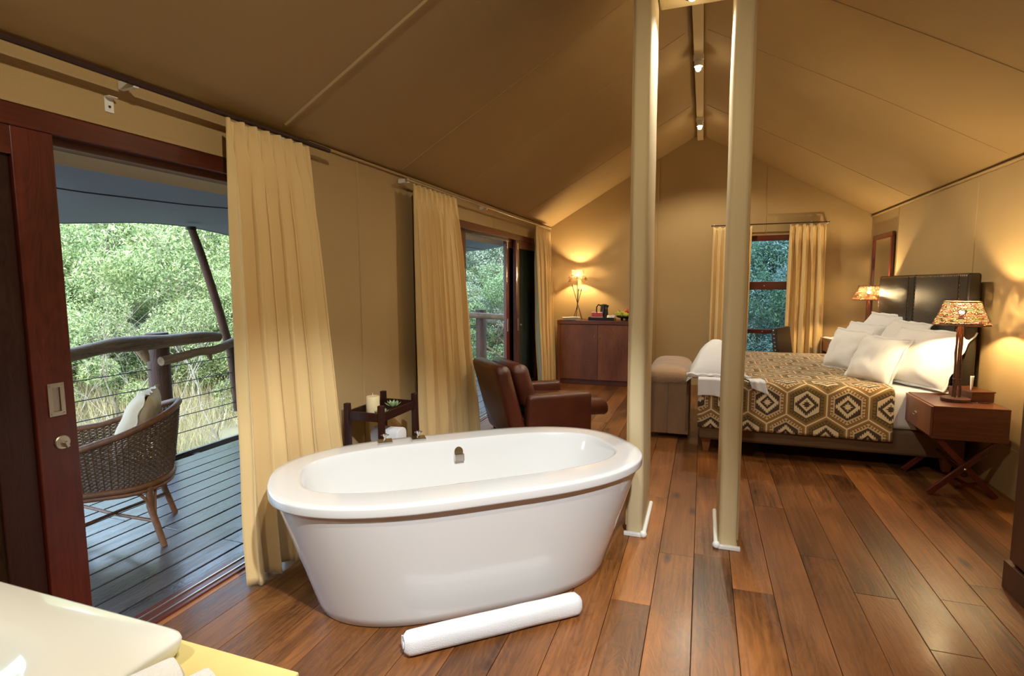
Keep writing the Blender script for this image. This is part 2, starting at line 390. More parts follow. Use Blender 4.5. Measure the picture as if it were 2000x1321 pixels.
# floor: planks laid along the room
fl = MB().box(XL-.06, YF, -.30, XR+.06, YB+.06, -.022).build('floor', 'darkgap'); tag(fl, 'floor of wide oiled oak planks', kind='structure')
PW = .1848; k0 = -12; cache = {}
joints = {0: [.4, 3.03, 4.84], 1: [1.2, 3.08, 5.6], -1: [1.5, 2.49, 3.85], 4: [.9, 3.246, 5.9], 5: [.7, 2.92, 5.2]}
for k in range(k0, 13):
    x0 = -.192+k*PW; x1 = x0+PW
    x0 = max(x0, XL-.0); x1 = min(x1, XR)
    if x1-x0 < .02: continue
    js = joints.get(k)
    if js is None:
        y = random.uniform(-.2, 1.4); js = []
        while y < YB-.5: js.append(y); y += random.choice([2.2, 2.6, 3.0])
    ys = [YF+.02] + js; 
    while ys[-1] < YB-2.6: ys.append(ys[-1]+random.uniform(1.7, 2.1))
    ys.append(YB)
    for a, b in zip(ys[:-1], ys[1:]):
        lift = random.uniform(-.0006, .0006); w = (x1-x0)/2-.0012; L = (b-a)/2-.001
        key = (round(w, 4), round(L, 3))
        if key not in cache:
            cache[key] = MB().box(-w, -L, -.02, w, L, 0).build('plank', 'oak', fl, bevel=.0015); o = cache[key]
        else:
            o = cache[key].copy(); C.objects.link(o)
        o.location = ((x0+x1)/2, (a+b)/2, lift)
# walls
D1 = (-.75, 2.74, 2.13); D2 = (4.70, 7.72, 2.13)      # y0, y1, top of the two sliding door frames
wl = MB()
for a, b, z0 in ((YF, D1[0], 0), (D1[0], D1[1], D1[2]), (D1[1], D2[0], 0), (D2[0], D2[1], D2[2]), (D2[1], YB, 0)):
    wl.box(XL-.05, a, z0 if z0 else -.02, XL, b, EZ)
wl = tag(wl.build('wall_left', 'canvas'), 'left tent wall of tan canvas with two sliding doors', kind='structure')
for y in (3.30, 4.13): MB().tube([(XL, y, 0), (XL, y, EZ)], .009).build('seam', 'seam', wl, smooth=True)
for y in (5.9,): MB().tube([(XL, y, 2.13), (XL, y, EZ)], .005).build('seam', 'seam', wl, smooth=True)
MB().box(XL, D1[0], 2.135, XL+.006, D1[1]-.1, 2.15).build('seam', 'seam', wl)
MB().box(XL, YF, 2.27, XL+.004, 2.9, 2.30).build('seam', 'seam', wl)
wr = tag(MB().box(XR, YF, -.02, XR+.05, YB, EZ).build('wall_right', 'canvas'), 'right tent wall of tan canvas', kind='structure')
for y in (7.35, 5.45, 3.6): MB().tube([(XR, y, .02), (XR, y, EZ)], .006).build('seam', 'seam', wr, smooth=True)
MB().box(XR-.010, YF, .0, XR, YB, .34).build('skirting_flap', 'canvas', wr)
MB().tube([(XR-.006, YF, EZ-.014), (XR-.006, YB, EZ-.014)], .012).build('seam', 'seam', wr, smooth=True)
WX0, WX1, WZ0, WZ1 = .38, 1.24, .40, 2.15
def zr(x): return AZ-(AZ-EZ)*(x-AX)/(XR-AX) if x > AX else AZ-(AZ-EZ)*(AX-x)/(AX-XL)
wb = MB(); e = (0, .05, 0)
wb.poly([(XL-.05, YB, -.02), (WX0, YB, -.02), (WX0, YB, zr(WX0)+.05), (AX, YB, AZ+.05), (XL-.05, YB, zr(XL)+.03)], e)
wb.poly([(WX1, YB, -.02), (XR+.05, YB, -.02), (XR+.05, YB, EZ+.03), (WX1, YB, zr(WX1)+.05)], e)
wb.poly([(WX0, YB, WZ1), (WX1, YB, WZ1), (WX1, YB, zr(WX1)+.05), (WX0, YB, zr(WX0)+.05)], e)
wb.poly([(WX0, YB, -.02), (WX1, YB, -.02), (WX1, YB, WZ0), (WX0, YB, WZ0)], e)
wb = tag(wb.build('wall_back', 'canvas'), 'back gable wall of tan canvas with a window', kind='structure')
for x in (-.65, .79): MB().tube([(x, YB, 0 if x < 0 else WZ1), (x, YB, zr(x))], .007).build('seam', 'seam', wb, smooth=True)
wf = MB().poly([(XL-.05, YF, -.02), (XR+.05, YF, -.02), (XR+.05, YF, EZ), (AX, YF, AZ+.05), (XL-.05, YF, EZ+.04)], (0, -.05, 0))
tag(wf.build('wall_front', 'canvas'), 'front gable wall of tan canvas behind the viewpoint', kind='structure')
ce = MB(); n = 24
# roof canvas: slight sag between the seams
def roof(side):
    xe = XR+.05 if side > 0 else XL-.05
    def fn(u, v):
        y = YF-.05+(YB-YF+.1)*v; x = AX+(xe-AX)*u; z = AZ+(EZ-.012-AZ)*u
        sag = .012*math.sin(PI*u)*(.5+.5*math.cos(2*PI*(y-2.57)/1.2)) + .01*noise.noise(Vector((x*1.2, y*.9, side)))*math.sin(PI*u)
        return (x, y, z+sag*1.0)
    return fn
ce.grid(roof(1), 30, 120); ce.grid(roof(-1), 30, 120)
ce = ce.build('ceiling', 'canvas', smooth='full', solid=.012, fix=False); tag(ce, 'pitched tan canvas ceiling with slanting seams', kind='structure')
for y in (2.58, 3.85, 4.92, 6.9):
    for xe, sd in ((XR, 1), (XL, -1)):
        f_ = roof(sd); P = []
        for i in range(21):
            u = .04+.92*i/20; p = f_(u, (y-YF+.05)/(YB-YF+.1)); P.append((p[0], p[1], p[2]-.007))
        r = .013 if (y < 3 and sd < 0) else .0045
        MB().tube(P, r, 6).build('seam', 'seam', ce, smooth=True)
MB().tube([(XL+.012, 2.8, EZ-.012), (XL+.012, YB, EZ-.012)], .010).build('seam', 'seam', ce, smooth=True)
# ridge box with the two spotlights
rb = thing('ridge_beam', 'pale slim beam running along the ridge of the ceiling', 'beam', (AX+.015, 0, 0))
box_part('beam', 'canvas_post', rb, -.04, YF+.1, 3.50, .04, YB-.02, 3.56)
for i, (y, lab) in enumerate(((5.3, 'lit spotlight on the ridge beam, the nearer of the two'), (7.25, 'lit spotlight on the ridge beam, the farther, near the gable'))):
    t = thing('spotlight', lab, 'spotlight', (AX+.015, y, 3.50), 0, 'spotlights on the ridge beam')
    box_part('bracket', 'whitepl', t, -.045, -.02, -.045, .045, .02, 0, .003)
    MB().lathe([(.012, -.02), (.03, -.045), (.036, -.085), (.036, -.10)], 20).build('housing', 'whitepl', t, smooth=True)
    MB().sphere((0, 0, -.118), .023).build('bulb', 'bulb_small', t, smooth='full')
# ------------------------------------------------------------------ canvas-covered posts with header
def canvas_post(x0, x1, label, side):
    t = thing('tent_post', label, 'post', ((x0+x1)/2, 3.45, 0)); w = (x1-x0)/2
    def ring(z):
        b = .012*noise.noise(Vector((z*1.7, side, 0))) if z > .1 else 0
        P = []; r = .03
        for cx, cy_, a0 in ((w-r, .25-r, 0), (-w+r, .25-r, 90), (-w+r, -.25+r, 180), (w-r, -.25+r, 270)):
            for q in range(5):
                a = math.radians(a0+q*22.5); P.append((cx+r*math.cos(a)+b*.4, cy_+r*math.sin(a)+b, z))
        return P
    top = 3.385
    MB().rings([ring(z) for z in np.linspace(.0, top, 40)]).build('canvas_sleeve', 'canvas_post', t, smooth=True)
    MB().tube([(side*-1*(w-.004)-0, -.252, .06), (side*-1*(w-.004), -.252, top)], .005, 6).build('piping', 'seam', t, smooth=True)
    s = side
    MB().box(-w-.008, -.275, 0, w+.012, -.25, .022).build('base_trim', 'whitepl', t, bevel=.004)
    MB().tube([(s*(w+.012), -.25, .016), (s*(w+.012), .24, .016)], .013, 10).build('base_trim', 'whitepl', t, smooth=True)
    MB().sphere((s*(w+.010), -.262, .018), .022).build('corner_cap', 'whitepl', t, smooth='full')
    if side:
        P = [(s*(w+.002), -.25+.03*math.sin(i*1.3)*0, .06+i*.084) for i in range(40)]
    return t
canvas_post(-.402, -.306, 'left canvas-covered tent post, beside the end of the bathtub', 1)
canvas_post(.120, .224, 'right canvas-covered tent post, in front of the bed', -1)
hd = thing('header_box', 'canvas-covered header box between the tops of the two posts', 'beam', (AX, 3.45, 0))
box_part('header_panel', 'canvas_post', hd, -.19, -.255, 3.19, .225, .255, 3.40, .01)
t = thing('downlight', 'lit downlight recessed in the header box between the posts', 'downlight', (AX, 3.58, 3.19))
MB().lathe([(.045, -.006), (.045, 0), (.03, 0), (.03, -.006)], 24, cap=False).build('rim', 'chrome', t, smooth=True)
MB().sphere((0, 0, -.004), .024).build('bulb', 'bulb_small', t, smooth='full')

# ------------------------------------------------------------------ sliding doors
def panel(parent, x, y0, y1, z0, z1, sw, glass, hardware=None, rail=.10):
    """one sliding leaf: frame thickness .04 centred on x"""
    L = struct('door_panel'); del L['kind']; L.parent = parent
    a, b = x-.02, x+.02
    box_part('stile', 'mahog', L, a, y0, z0, b, y0+sw, z1)
    box_part('stile', 'mahog', L, a, y1-sw, z0, b, y1, z1)
    box_part('rail', 'mahog_y', L, a, y0+sw, z1-rail, b, y1-sw, z1)
    box_part('rail', 'mahog_y', L, a, y0+sw, z0, b, y1-sw, z0+rail*1.3)
    box_part('glass', glass, L, x-.003, y0+sw, z0+rail*1.3, x+.003, y1-sw, z1-rail, 0)
    return L
d1 = struct('door_1', 'mahogany framed sliding door, half open onto the deck')
def door_frame(d, y0, y1, zt, xo):
    box_part('frame_head', 'mahog_y', d, XL-.11, y0, zt-.075, XL+.012, y1, zt)
    box_part('frame_head', 'mahog_y', d, XL-.115, y0+.05, zt-.105, XL-.04, y1-.05, zt-.07)
    box_part('frame_jamb', 'mahog', d, XL-.11, y0, -.02, XL+.012, y0+.05, zt-.075)
    box_part('frame_jamb', 'mahog', d, XL-.11, y1-.05, -.02, XL+.012, y1, zt-.075)
    box_part('sill', 'mahog_y', d, XL-.115, y0+.05, -.03, XL+.022, y1-.05, .008)
    for x in (XL-.07, XL-.012):
        MB().box(x-.004, y0+.05, .008, x+.004, y1-.05, .014).build('track', 'steel', d)
door_frame(d1, *D1, 0)
p1 = panel(d1, XL-.012, -.1, 1.40, .015, 2.055, .135, 'glass')
box_part('meeting_stile', 'wenge', p1, XL-.036, 1.148, .015, XL-.006, 1.264, 2.055, label='inner meeting stile, its shade put into the dark colour')  # stile in shade: the shade is put into the colour by the darker wood
# recessed pull and lock on the leading stile
hx = XL+.008
o = MB(); o.box(0, -.028, -.062, .004, .028, -.045).box(0, -.028, .045, .004, .028, .062).box(0, -.028, -.045, .004, -.013, .045).box(0, .013, -.045, .004, .028, .045).box(-.004, -.013, -.045, -.001, .013, .045)
o = o.build('recessed_pull', 'steel', p1, bevel=.001, label='brushed metal recessed pull plate with four screws'); o.location = (hx+.001, 1.335, 1.078)
for dy in (-.021, .021):
    for dz in (-.053, .053): o.data.materials  # screws below
s_ = MB()
for dy in (-.021, .021):
    for dz in (-.053, .053): s_.sphere((hx+.005, 1.335+dy, 1.078+dz), .0035, 8, (.5, 1, 1))
s_.build('screw', 'chrome', p1, smooth=True)
o = MB(); o.lathe([(.026, 0), (.027, .003), (.024, .006), (.01, .0065)], 28); o = o.build('lock_rose', 'steel', p1, smooth=True, label='round brushed metal lock with thumb turn'); o.location = (hx, 1.343, .912); o.rotation_euler = (0, PI/2, 0)
o = MB().box(.004, -.006, -.018, .022, .006, .006).build('thumb_turn', 'steel', p1, bevel=.002); o.location = (hx, 1.346, .910); o.rotation_euler = (.4, 0, 0)
# second leaf of the first door, slid behind it
panel(d1, XL-.07, -.70, 1.165, .015, 2.055, .12, 'glass')
d2 = struct('door_2', 'mahogany framed sliding doors beside the armchair, open in the middle')
door_frame(d2, *D2, 0)
p = panel(d2, XL-.07, 4.76, 5.24, .015, 2.055, .11, 'glass_dark')
MB().box(0, -.018, -.06, .004, .018, .06).build('recessed_pull', 'steel', p, bevel=.001).location = (XL-.046, 5.19, .96)
p = panel(d2, XL-.07, 6.47, 7.58, .015, 2.055, .11, 'glass')
MB().box(0, -.018, -.08, .004, .018, .08).build('recessed_pull', 'steel', p, bevel=.001).location = (XL-.046, 6.50, .98)
MB().box(0, -.018, -.04, .004, .018, .04).build('flush_bolt', 'steel', p, bevel=.001).location = (XL-.046, 6.50, 1.98)
p = panel(d2, XL-.012, 6.68, 7.67, .015, 2.055, .13, 'glass_blue')
MB().box(0, -.018, -.08, .004, .018, .08).build('recessed_pull', 'steel', p, bevel=.001).location = (XL+.009, 6.74, .97)
MB().box(0, -.018, -.04, .004, .018, .04).build('flush_bolt', 'steel', p, bevel=.001).location = (XL+.009, 6.74, 1.98)
MB().sphere((XL+.012, 6.86, .96), .012).build('door_knob', 'steel', p, smooth='full')

# ------------------------------------------------------------------ back window
w1 = struct('window_1', 'tall mahogany window in the gable wall with three panes')
y0, y1 = YB-.02, YB+.05
box_part('window_frame', 'mahog_x', w1, WX0, y0, WZ1-.075, WX1, y1, WZ1)
box_part('window_frame', 'mahog_x', w1, WX0, y0, WZ0, WX1, y1, WZ0+.07)
box_part('window_frame', 'mahog', w1, WX0, y0, WZ0+.07, WX0+.06, y1, WZ1-.075)
box_part('window_frame', 'mahog', w1, WX1-.06, y0, WZ0+.07, WX1, y1, WZ1-.075)
box_part('crossbar', 'mahog_x', w1, WX0+.06, y0, 1.40, WX1-.06, y1, 1.51)
box_part('crossbar', 'mahog_x', w1, WX0+.06, y0, .785, WX1-.06, y1, .845)
for z in (1.455, .815): MB().sphere((.80, y0-.002, z), .009).build('latch', 'steel', w1, smooth='full')
for a, b in ((WZ0+.07, .785), (.845, 1.40), (1.51, WZ1-.075)): box_part('pane', 'glass_blue', w1, WX0+.06, YB+.012, a, WX1-.06, YB+.018, b, 0)

# ------------------------------------------------------------------ curtains and rails
def curtain(name, label, group, p0, ux, n, w_top, w_bot, off_bot, z0, z1, folds, seed, lean=0, amp=1.0, loose=0):
    """hangs from p0 along unit ux, folds towards n; shared pinch-pleat heading"""
    ux = Vector(ux); n = Vector(n); rs = random.Random(seed)
    ph = [rs.uniform(-.8, .8) for _ in range(folds+2)]
    am = [rs.uniform(.55, 1.25) for _ in range(folds+2)]
    def fn(u, v):                       # v 0 top .. 1 bottom
        H = z1-z0; z = z1 - H*v; d = (z1-z)
        s = u*folds; i = int(min(s, folds-1e-6)); fr = s-i
        wv = math.sin(2*PI*(s + .18*math.sin(3.1*s+seed)*v))
        a = (am[i]*(1-fr)+am[i+1]*fr)
        head = max(0, 1-d/.16)
        A = amp*(.024 + .028*min(1, d/.5) + .016*v)*a
        sharp = 1 - .45*head
        pl = .010*math.sin(2*PI*u*folds*3)*head*head
        pinch = math.exp(-((d-.13)/.04)**2)
        off = A*wv*sharp*(1-.45*pinch) + pl + .010*noise.noise(Vector((u*folds*.8, v*4, seed)))*v*2
        off -= .026*amp*math.exp(-((fr-.75)/.085)**2)*min(1, max(0, (.24-d)/.08))
        wid = w_top+(w_bot-w_top)*(v**.8)
        x = lean*v + u*wid + .014*math.sin(4*PI*s+ph[i])*min(1, d/.4)*amp + .02*loose*math.sin(5*v+u*3)
        o2 = off_bot*(v**1.5)
        p = Vector(p0) + ux*x + n*(off+o2); return (p.x, p.y, z + .006*math.sin(u*folds*6.1+seed)*v + (.010*head*math.cos(2*PI*u*folds)))
    t = thing(name, label, 'curtain', (p0[0], p0[1], z0), 0, group)
    mb = MB().grid(lambda u, v: tuple(Vector(fn(u, v))-Vector((p0[0], p0[1], z0))), folds*24, 60)
    mb.build('fabric', 'curtain', t, smooth='full', solid=.004, fix=False)
    hk = None
    for k in range(0):
        p = Vector(fn(min(.999, k/folds), 0))-Vector((p0[0], p0[1], z0)); q = Vector((n.x*-.0, n.y*-.0, 0)); hk.box(p.x-.004, p.y-.004, p.z-.01, p.x+.004, p.y+.004, p.z+.02)
    return t
G = 'cream pinch-pleated curtains'
curtain('curtain', 'widest cream pinch-pleated curtain, at the open door behind the bathtub', G, (-2.165, 2.09, 0), (0, 1, 0), (1, 0, 0), .58, .86, .075, .02, 2.285, 7, 3, -.10, 1.0)
curtain('curtain', 'cream pinch-pleated curtain between the wooden stand and the armchair', G, (-2.165, 3.87, 0), (0, 1, 0), (1, 0, 0), .80, 1.06, .03, .02, 2.275, 9, 5, .02, .9)
curtain('curtain', 'narrow cream curtain by the walnut cabinet', G, (-2.165, 7.19, 0), (0, 1, 0), (1, 0, 0), .76, .78, .05, .02, 2.275, 8, 8, .03, .9)
curtain('curtain', 'cream curtain left of the back window, partly behind the post', G, (.11, 8.27, 0), (1, 0, 0), (0, -1, 0), .50, .50, .02, .02, 2.265, 6, 11, -.02, .75)
curtain('curtain', 'cream curtain right of the back window, behind the desk chair', G, (1.08, 8.27, 0), (1, 0, 0), (0, -1, 0), .43, .48, .02, .02, 2.265, 5, 14, -.02, .95)
def rail(name, label, a, b, r, mat, brk):
    t = thing(name, label, 'curtain rail', a); v = Vector(b)-Vector(a)
    MB().tube([(0, 0, 0), tuple(v)], r, 10).build('rod', mat, t, smooth=True)
    for f in brk:
        p = v*f[0]; MB().box(p.x+min(0, f[1]), p.y-.012 if f[1] else p.y, p.z-.02, p.x+max(0, f[1]) if f[1] else p.x+.02, p.y+.012 if f[1] else p.y+f[2], p.z+.014).build('bracket', 'whitepl', t, bevel=.003)
    return t
rail('curtain_rail', 'dark curtain rail above the open door at the left', (-2.185, -.9, 2.315), (-2.185, 2.88, 2.315), .013, 'rail_metal', [(.68, -.09), (.915, -.09)])
rail('curtain_rail', 'slim curtain rail above the sliding doors by the armchair', (-2.185, 3.80, 2.305), (-2.185, 8.02, 2.305), .009, 'steel', [(0.01, -.09), (.4, -.09), (.99, -.09)])
rail('curtain_rail', 'thin dark curtain rail above the back window', (.08, 8.29, 2.295), (1.55, 8.29, 2.295), .008, 'rail_metal', [(.02, 0, .1), (.85, 0, .1), (.98, 0, .1)])
t = thing('wall_bracket', 'small pale angle bracket high on the wall above the open door', 'bracket', (XL, 1.62, 2.225))
MB().box(0, -.018, -.03, .004, .018, .03).box(0, -.018, .026, .03, .018, .03).build('angle_plate', 'whitepl', t, bevel=.001)
MB().sphere((.005, 0, -.008), .005, 8).build('screw', 'blackmetal', t, smooth=True)

# ------------------------------------------------------------------ bathtub
def sup(a, b, n, K=96, st=0):
    P = []
    for k in range(K):
        th = 2*PI*k/K; c, s = math.cos(th), math.sin(th)
        P.append((math.copysign(st+(a-st)*abs(c)**(2/n), c), b*math.copysign(abs(s)**(2/n), s)))
    return P
tub = thing('bathtub', 'white freestanding oval bathtub with broad flat rim', 'bathtub', (-1.132, 2.523, 0), .678)
def rg(a, b, n, z, dx=0, dy=0): return [(x+dx, y+dy, z) for x, y in sup(a, b, n, 120, .1)]
ZR = .60; NO = 2.57
sk = []
A0, B0, A1, B1 = .735, .405, .915, .486
for i in range(13):
    f_ = i/12; sk.append(rg(A0+(A1-A0)*f_, B0+(B1-B0)*f_, 2.5+.3*f_, .552*f_, -.01*(1-f_), 0))
MB().rings([rg(A0-.01, B0-.01, 2.5, .0, -.01)]+[[(x, y, max(z, .006)) for x, y, z in sk[0]]]+sk[1:], cap1=False).build('skirt', 'acrylic', tub, smooth='full')
OX, OY = .012, -.0
R = [rg(.90, .47, NO, .553), rg(.940, .510, NO, .554), rg(.945, .515, NO, .558), rg(.946, .516, NO, .563), rg(.946, .516, NO, .590), rg(.945, .515, NO, .596), rg(.940, .510, NO, .600)]
R += [rg(.91, .48, 2.6, .6008), rg(.825, .352, 2.9, .6008, .005, .012), rg(.812, .343, 3.0, .5995, .006, .013), rg(.806, .338, 3.0, .594, .006, .013)]
for f_ in np.linspace(0, 1, 9)[1:]:
    zz = .592-.36*f_; R.append(rg(.806-.17*f_**1.4, .338-.07*f_**1.4, 3.0-.3*f_, zz, .008, .013))
R += [rg(.56, .25, 2.5, .185, .012, .014), rg(.46, .18, 2.4, .162, .012, .014), rg(.2, .1, 2, .156, .012, .014), rg(.02, .02, 2, .155, .012, .014)]
MB().rings(R, cap0=False).build('basin', 'acrylic', tub, smooth='full')
# overflow cover on the far inner wall and two taps on the far rim
o = MB(); P = [(-.026, 0, -.034)] + [(.026*math.cos(a), 0, .012+.030*math.sin(a)) for a in np.linspace(PI, 0, 12)] + [(.026, 0, -.034)]
o.poly(P, (0, -.006, 0)); o.box(-.028, -.022, -.040, .028, -.004, .000)
o = o.build('overflow_cover', 'chrome', tub, bevel=.002, label='chrome arched overflow cover'); o.location = (.04, .338, .520); o.rotation_euler = (-.22, 0, 0)
for x, lab in ((-.395, 1), (-.205, 2)):
    tp = MB().box(-.040, -.038, 0, .040, .038, .014).build('tap', 'chrome', tub, bevel=.003, label='chrome tap on a square plate'); tp.location = (x+.03, .432, .602); tp.rotation_euler = (0, 0, -.05)
    MB().lathe([(.011, .014), (.010, .022), (.007, .025), (.007, .034), (.012, .036), (.012, .050), (.009, .052)], 16).tube([(-.022, 0, .044), (.022, 0, .044)], .0035).tube([(0, -.022, .044), (0, .022, .044)], .0035).build('handle', 'chrome', tp, smooth=True)

# towel on the floor against the tub
def fold_towel(L, Wd, T):
    def ring(x):
        e = max(0, abs(x)/(L/2)-.94)/.06; k = 1-.35*e*e; P = []
        for q in range(20):
            a = 2*PI*q/20; c, s = math.cos(a), math.sin(a); m_ = 1+.04*noise.noise(Vector((x*9, c*2, s*2)))
            P.append((x, Wd/2*math.copysign(abs(c)**.75, c)*k*m_, T/2+T/2*math.copysign(abs(s)**.75, s)*k*m_))
        return P
    return MB().rings([ring(x) for x in np.linspace(-L/2, L/2, 50)])
t = thing('bath_mat', 'white towelling bath mat rolled long on the floor against the tub', 'bath mat', (-.800, 2.075, 0.001), math.atan2(.509, .627)+.02)
fold_towel(.80, .085, .095).build('roll', 'towel', t, smooth=True)
MB().tube([(-.402, .015*math.cos(a)*a*.3, .05+.015*math.sin(a)*a*.3) for a in np.linspace(0, 7, 30)], .003, 5).build('fold_edge', 'towel', t, smooth=True)

# ------------------------------------------------------------------ wooden stand behind the tub
st = thing('wooden_stand', 'dark-stained wooden tray stand behind the bathtub', 'stand', (-2.06, 3.19, 0))
hx_, hy_ = .128, .215
for sx_ in (-1, 1):
    for sy_ in (-1, 1): box_part('leg', 'wenge', st, sx_*hx_-.018, sy_*hy_-.018, 0, sx_*hx_+.018, sy_*hy_+.018, .725, .004)
for sx_ in (-1, 1): box_part('tray_side', 'wenge', st, sx_*hx_-.008, -hy_+.018, .615, sx_*hx_+.008, hy_-.018, .672, .002)
for sy_ in (-1, 1): box_part('tray_side', 'wenge', st, -hx_+.018, sy_*hy_-.008, .615, hx_-.018, sy_*hy_+.008, .672, .002)
box_part('tray_base', 'wenge', st, -hx_+.006, -hy_+.006, .618, hx_-.006, hy_-.006, .628, .001)
box_part('lower_shelf', 'wenge', st, -hx_-.01, -hy_-.01, .26, hx_+.01, hy_+.01, .285, .002)
t = thing('candle', 'thick cream pillar candle on the wooden stand', 'candle', (-2.075, 3.10, .629))
MB().lathe([(.043, 0), (.045, .004), (.045, .118), (.042, .125), (.036, .126), (.01, .122)], 32).build('wax', 'candle', t, smooth=True)
MB().tube([(0, 0, .122), (.001, 0, .135), (-.001, 0, .146)], .0016, 6).build('wick', 'paper', t, smooth=True)
def succulent(loc, r, label):
    t = thing('succulent', label, 'plant', loc, 0, 'artificial succulents on the wooden stand')
    for j, (cnt, tilt, ln) in enumerate(((9, .35, 1.0), (8, .75, .85), (6, 1.15, .6))):
        for k in range(cnt):
            a = 2*PI*(k+.4*j)/cnt; mb = MB()
            L = r*ln; R_ = []
            for i in range(7):
                f_ = i/6; wdt = r*.20*math.sin(PI*min(.98, .15+f_*.8))**.8*(1 if i < 6 else .15); th = wdt*.35
                d = L*f_; zz = d*math.sin(tilt)+.25*L*f_*f_; rr = d*math.cos(tilt)
                R_.append([(rr-th*math.sin(tilt)*s2, wdt*c2, .012+zz+th*math.cos(tilt)*s2) for c2, s2 in ((1, 0), (.5, .8), (-.5, .8), (-1, 0), (-.5, -.8), (.5, -.8))])
            mb.rings(R_); o = mb.build('leaf', 'succ', t, smooth=True); o.rotation_euler = (0, 0, a)
    return t
succulent((-2.03, 3.275, .629), .062, 'green succulent rosette, upright, at the right end of the stand')
succulent((-1.99, 3.07, .629), .050, 'green succulent rosette in front of the candle on the stand')
for (dx, dy, z, lab) in ((0, -.055, .286, 'rolled white towel, left on the lower shelf of the stand'), (0, .075, .286, 'rolled white towel, right on the lower shelf of the stand'), (0, .01, .402, 'rolled white towel on top of two others on the stand')):
    t = thing('rolled_towel', lab, 'towel', (-2.03+dx, 3.20+dy, z), 0, 'rolled towels on the wooden stand')
    fold_towel(.22, .125, .118).build('roll', 'towel', t, smooth=True)
# ------------------------------------------------------------------ washbasin corner
ct = thing('vanity_counter', 'cream vanity counter at the bottom left corner', 'counter', (-1.3, .42, 0))
box_part('worktop', 'counter', ct, -.93, -.27, .80, .665, .285, .84, .003)
box_part('cabinet_body', 'walnut', ct, -.90, -.25, 0, .60, .24, .80, .004)
bs = thing('washbasin', 'white rectangular ceramic washbasin on the cream counter', 'basin', (-1.175, .437, .841))
def rr_(a, b, z, dx=0, dy=0, n=22): return [(x+dx, y+dy, z) for x, y in sup(a, b, n, 120)]
cx_, cy2 = -.03, -.02
R = [rr_(.312, .232, 0), rr_(.319, .239, .015), rr_(.323, .243, .034), rr_(.321, .241, .040), rr_(.315, .235, .043)]
R += [rr_(.24, .175, .043, cx_, cy2, 3), rr_(.225, .160, .042, cx_, cy2, 2.4), rr_(.215, .15, .036, cx_, cy2, 2.3)]
for f_ in (.3, .6, .85, 1): R.append(rr_(.215-.12*f_**1.5, .15-.08*f_**1.5, .036-.03*f_, cx_, cy2, 2.2))
R.append(rr_(.01, .01, .0055, cx_, cy2, 2))
MB().rings(R).build('bowl', 'ceramic', bs, smooth='full')
MB().lathe([(.022, 0), (.022, .003), (.016, .004)], 20, (cx_, cy2, .0058)).build('plug', 'chrome', bs, smooth=True)
def pile_roll(loc, rz, label):
    t = thing('rolled_towel', label, 'towel', loc, rz, 'rolled towels on the vanity counter')
    fold_towel(.24, .072, .072).build('roll', 'towel', t, smooth=True)
pile_roll((-.812, .48, .841), 1.15, 'rolled white towel on the counter touching the washbasin')
pile_roll((-.733, .478, .841), 1.2, 'rolled white towel on the counter, farther from the washbasin')

# ------------------------------------------------------------------ armchair
ac = thing('armchair', 'low brown leather armchair by the sliding doors', 'armchair', (-1.42, 4.93, 0), math.radians(40))
# local x forward, y left; rear near corner (-.42,-.36)
def rbox(x0, y0, z0, x1, y1, z1, r=.05, n=4, fnc=None):
    """rounded box from superellipse cross-sections along z"""
    cx, cy_ = (x0+x1)/2, (y0+y1)/2; a, b = (x1-x0)/2, (y1-y0)/2; R_ = []
    prof = [(0, z0)]+[(1-math.cos(q*PI/2/n), z0+r*math.sin(q*PI/2/n)*0) for q in range(0)]
    zs = [(1-math.sin(q*PI/2/n), z0+r*(1-math.cos(q*PI/2/n))) for q in range(n+1)]
    zs += [(1-math.cos(q*PI/2/n), z1-r+r*math.sin(q*PI/2/n)) for q in range(n+1)]
    for ins, z in zs:
        a2, b2 = a-ins*r, b-ins*r; K = []
        for sx2, sy2, a0 in ((1, 1, 0), (-1, 1, 90), (-1, -1, 180), (1, -1, 270)):
            for q in range(6):
                an = math.radians(a0+q*18); rr = max(.001, r*(1-ins)+.0)
                K.append((cx+sx2*(a2-rr)+rr*math.cos(an), cy_+sy2*(b2-rr)+rr*math.sin(an), z))
        R_.append([fnc(p) if fnc else p for p in K])
    return MB().rings(R_)
def shear_back(p):
    x, y, z = p; k = max(0, z-.10)
    x2 = x - .24*k
    if z > .60: z = z - (abs(y)/.37)**2.2*.10*(z-.6)/.25
    return (x2, y*(1-.06*max(0, z-.4)), z)
rbox(-.42, -.37, .10, -.27, .37, .87, .06, fnc=shear_back).build('backrest', 'leather', ac, smooth=True)
def archd(p):
    x, y, z = p; return (x, y, z + (.035*((x-.05)/.35)**2 if z > .3 else 0) - .02)
for s_ in (-1, 1): rbox(-.30, s_*.315-.06, .09, .34, s_*.315+.06, .52, .045, fnc=archd).build('armrest', 'leather', ac, smooth=True)
rbox(-.30, -.26, .09, .34, .26, .30, .04).build('seat_base', 'leather', ac, smooth=True)
def puff(p):
    x, y, z = p; g = max(0, 1-(y/.3)**2)*max(0, 1-((x-.12)/.45)**2); return (x, y, z + (.05*g if z > .36 else -.0) - (.06*max(0, x-.40)/.2))
rbox(-.24, -.255, .29, .60, .255, .45, .07, fnc=puff).build('seat_cushion', 'leather', ac, smooth=True)
rbox(-.33, -.33, .40, -.16, .33, .86, .07, fnc=lambda p: (p[0]-.24*(p[2]-.42)-.0+.0, p[1]*(1-.25*max(0,p[2]-.6)), p[2]-(abs(p[1])/.33)**2*.10*max(0,p[2]-.6)/.25)).build('back_cushion', 'leather', ac, smooth=True)
for x in (-.36, .32):
    for y in (-.32, .32): MB().lathe([(.016, 0), (.026, .10)], 12, (x, y, 0)).build('leg', 'wenge', ac, smooth=True)

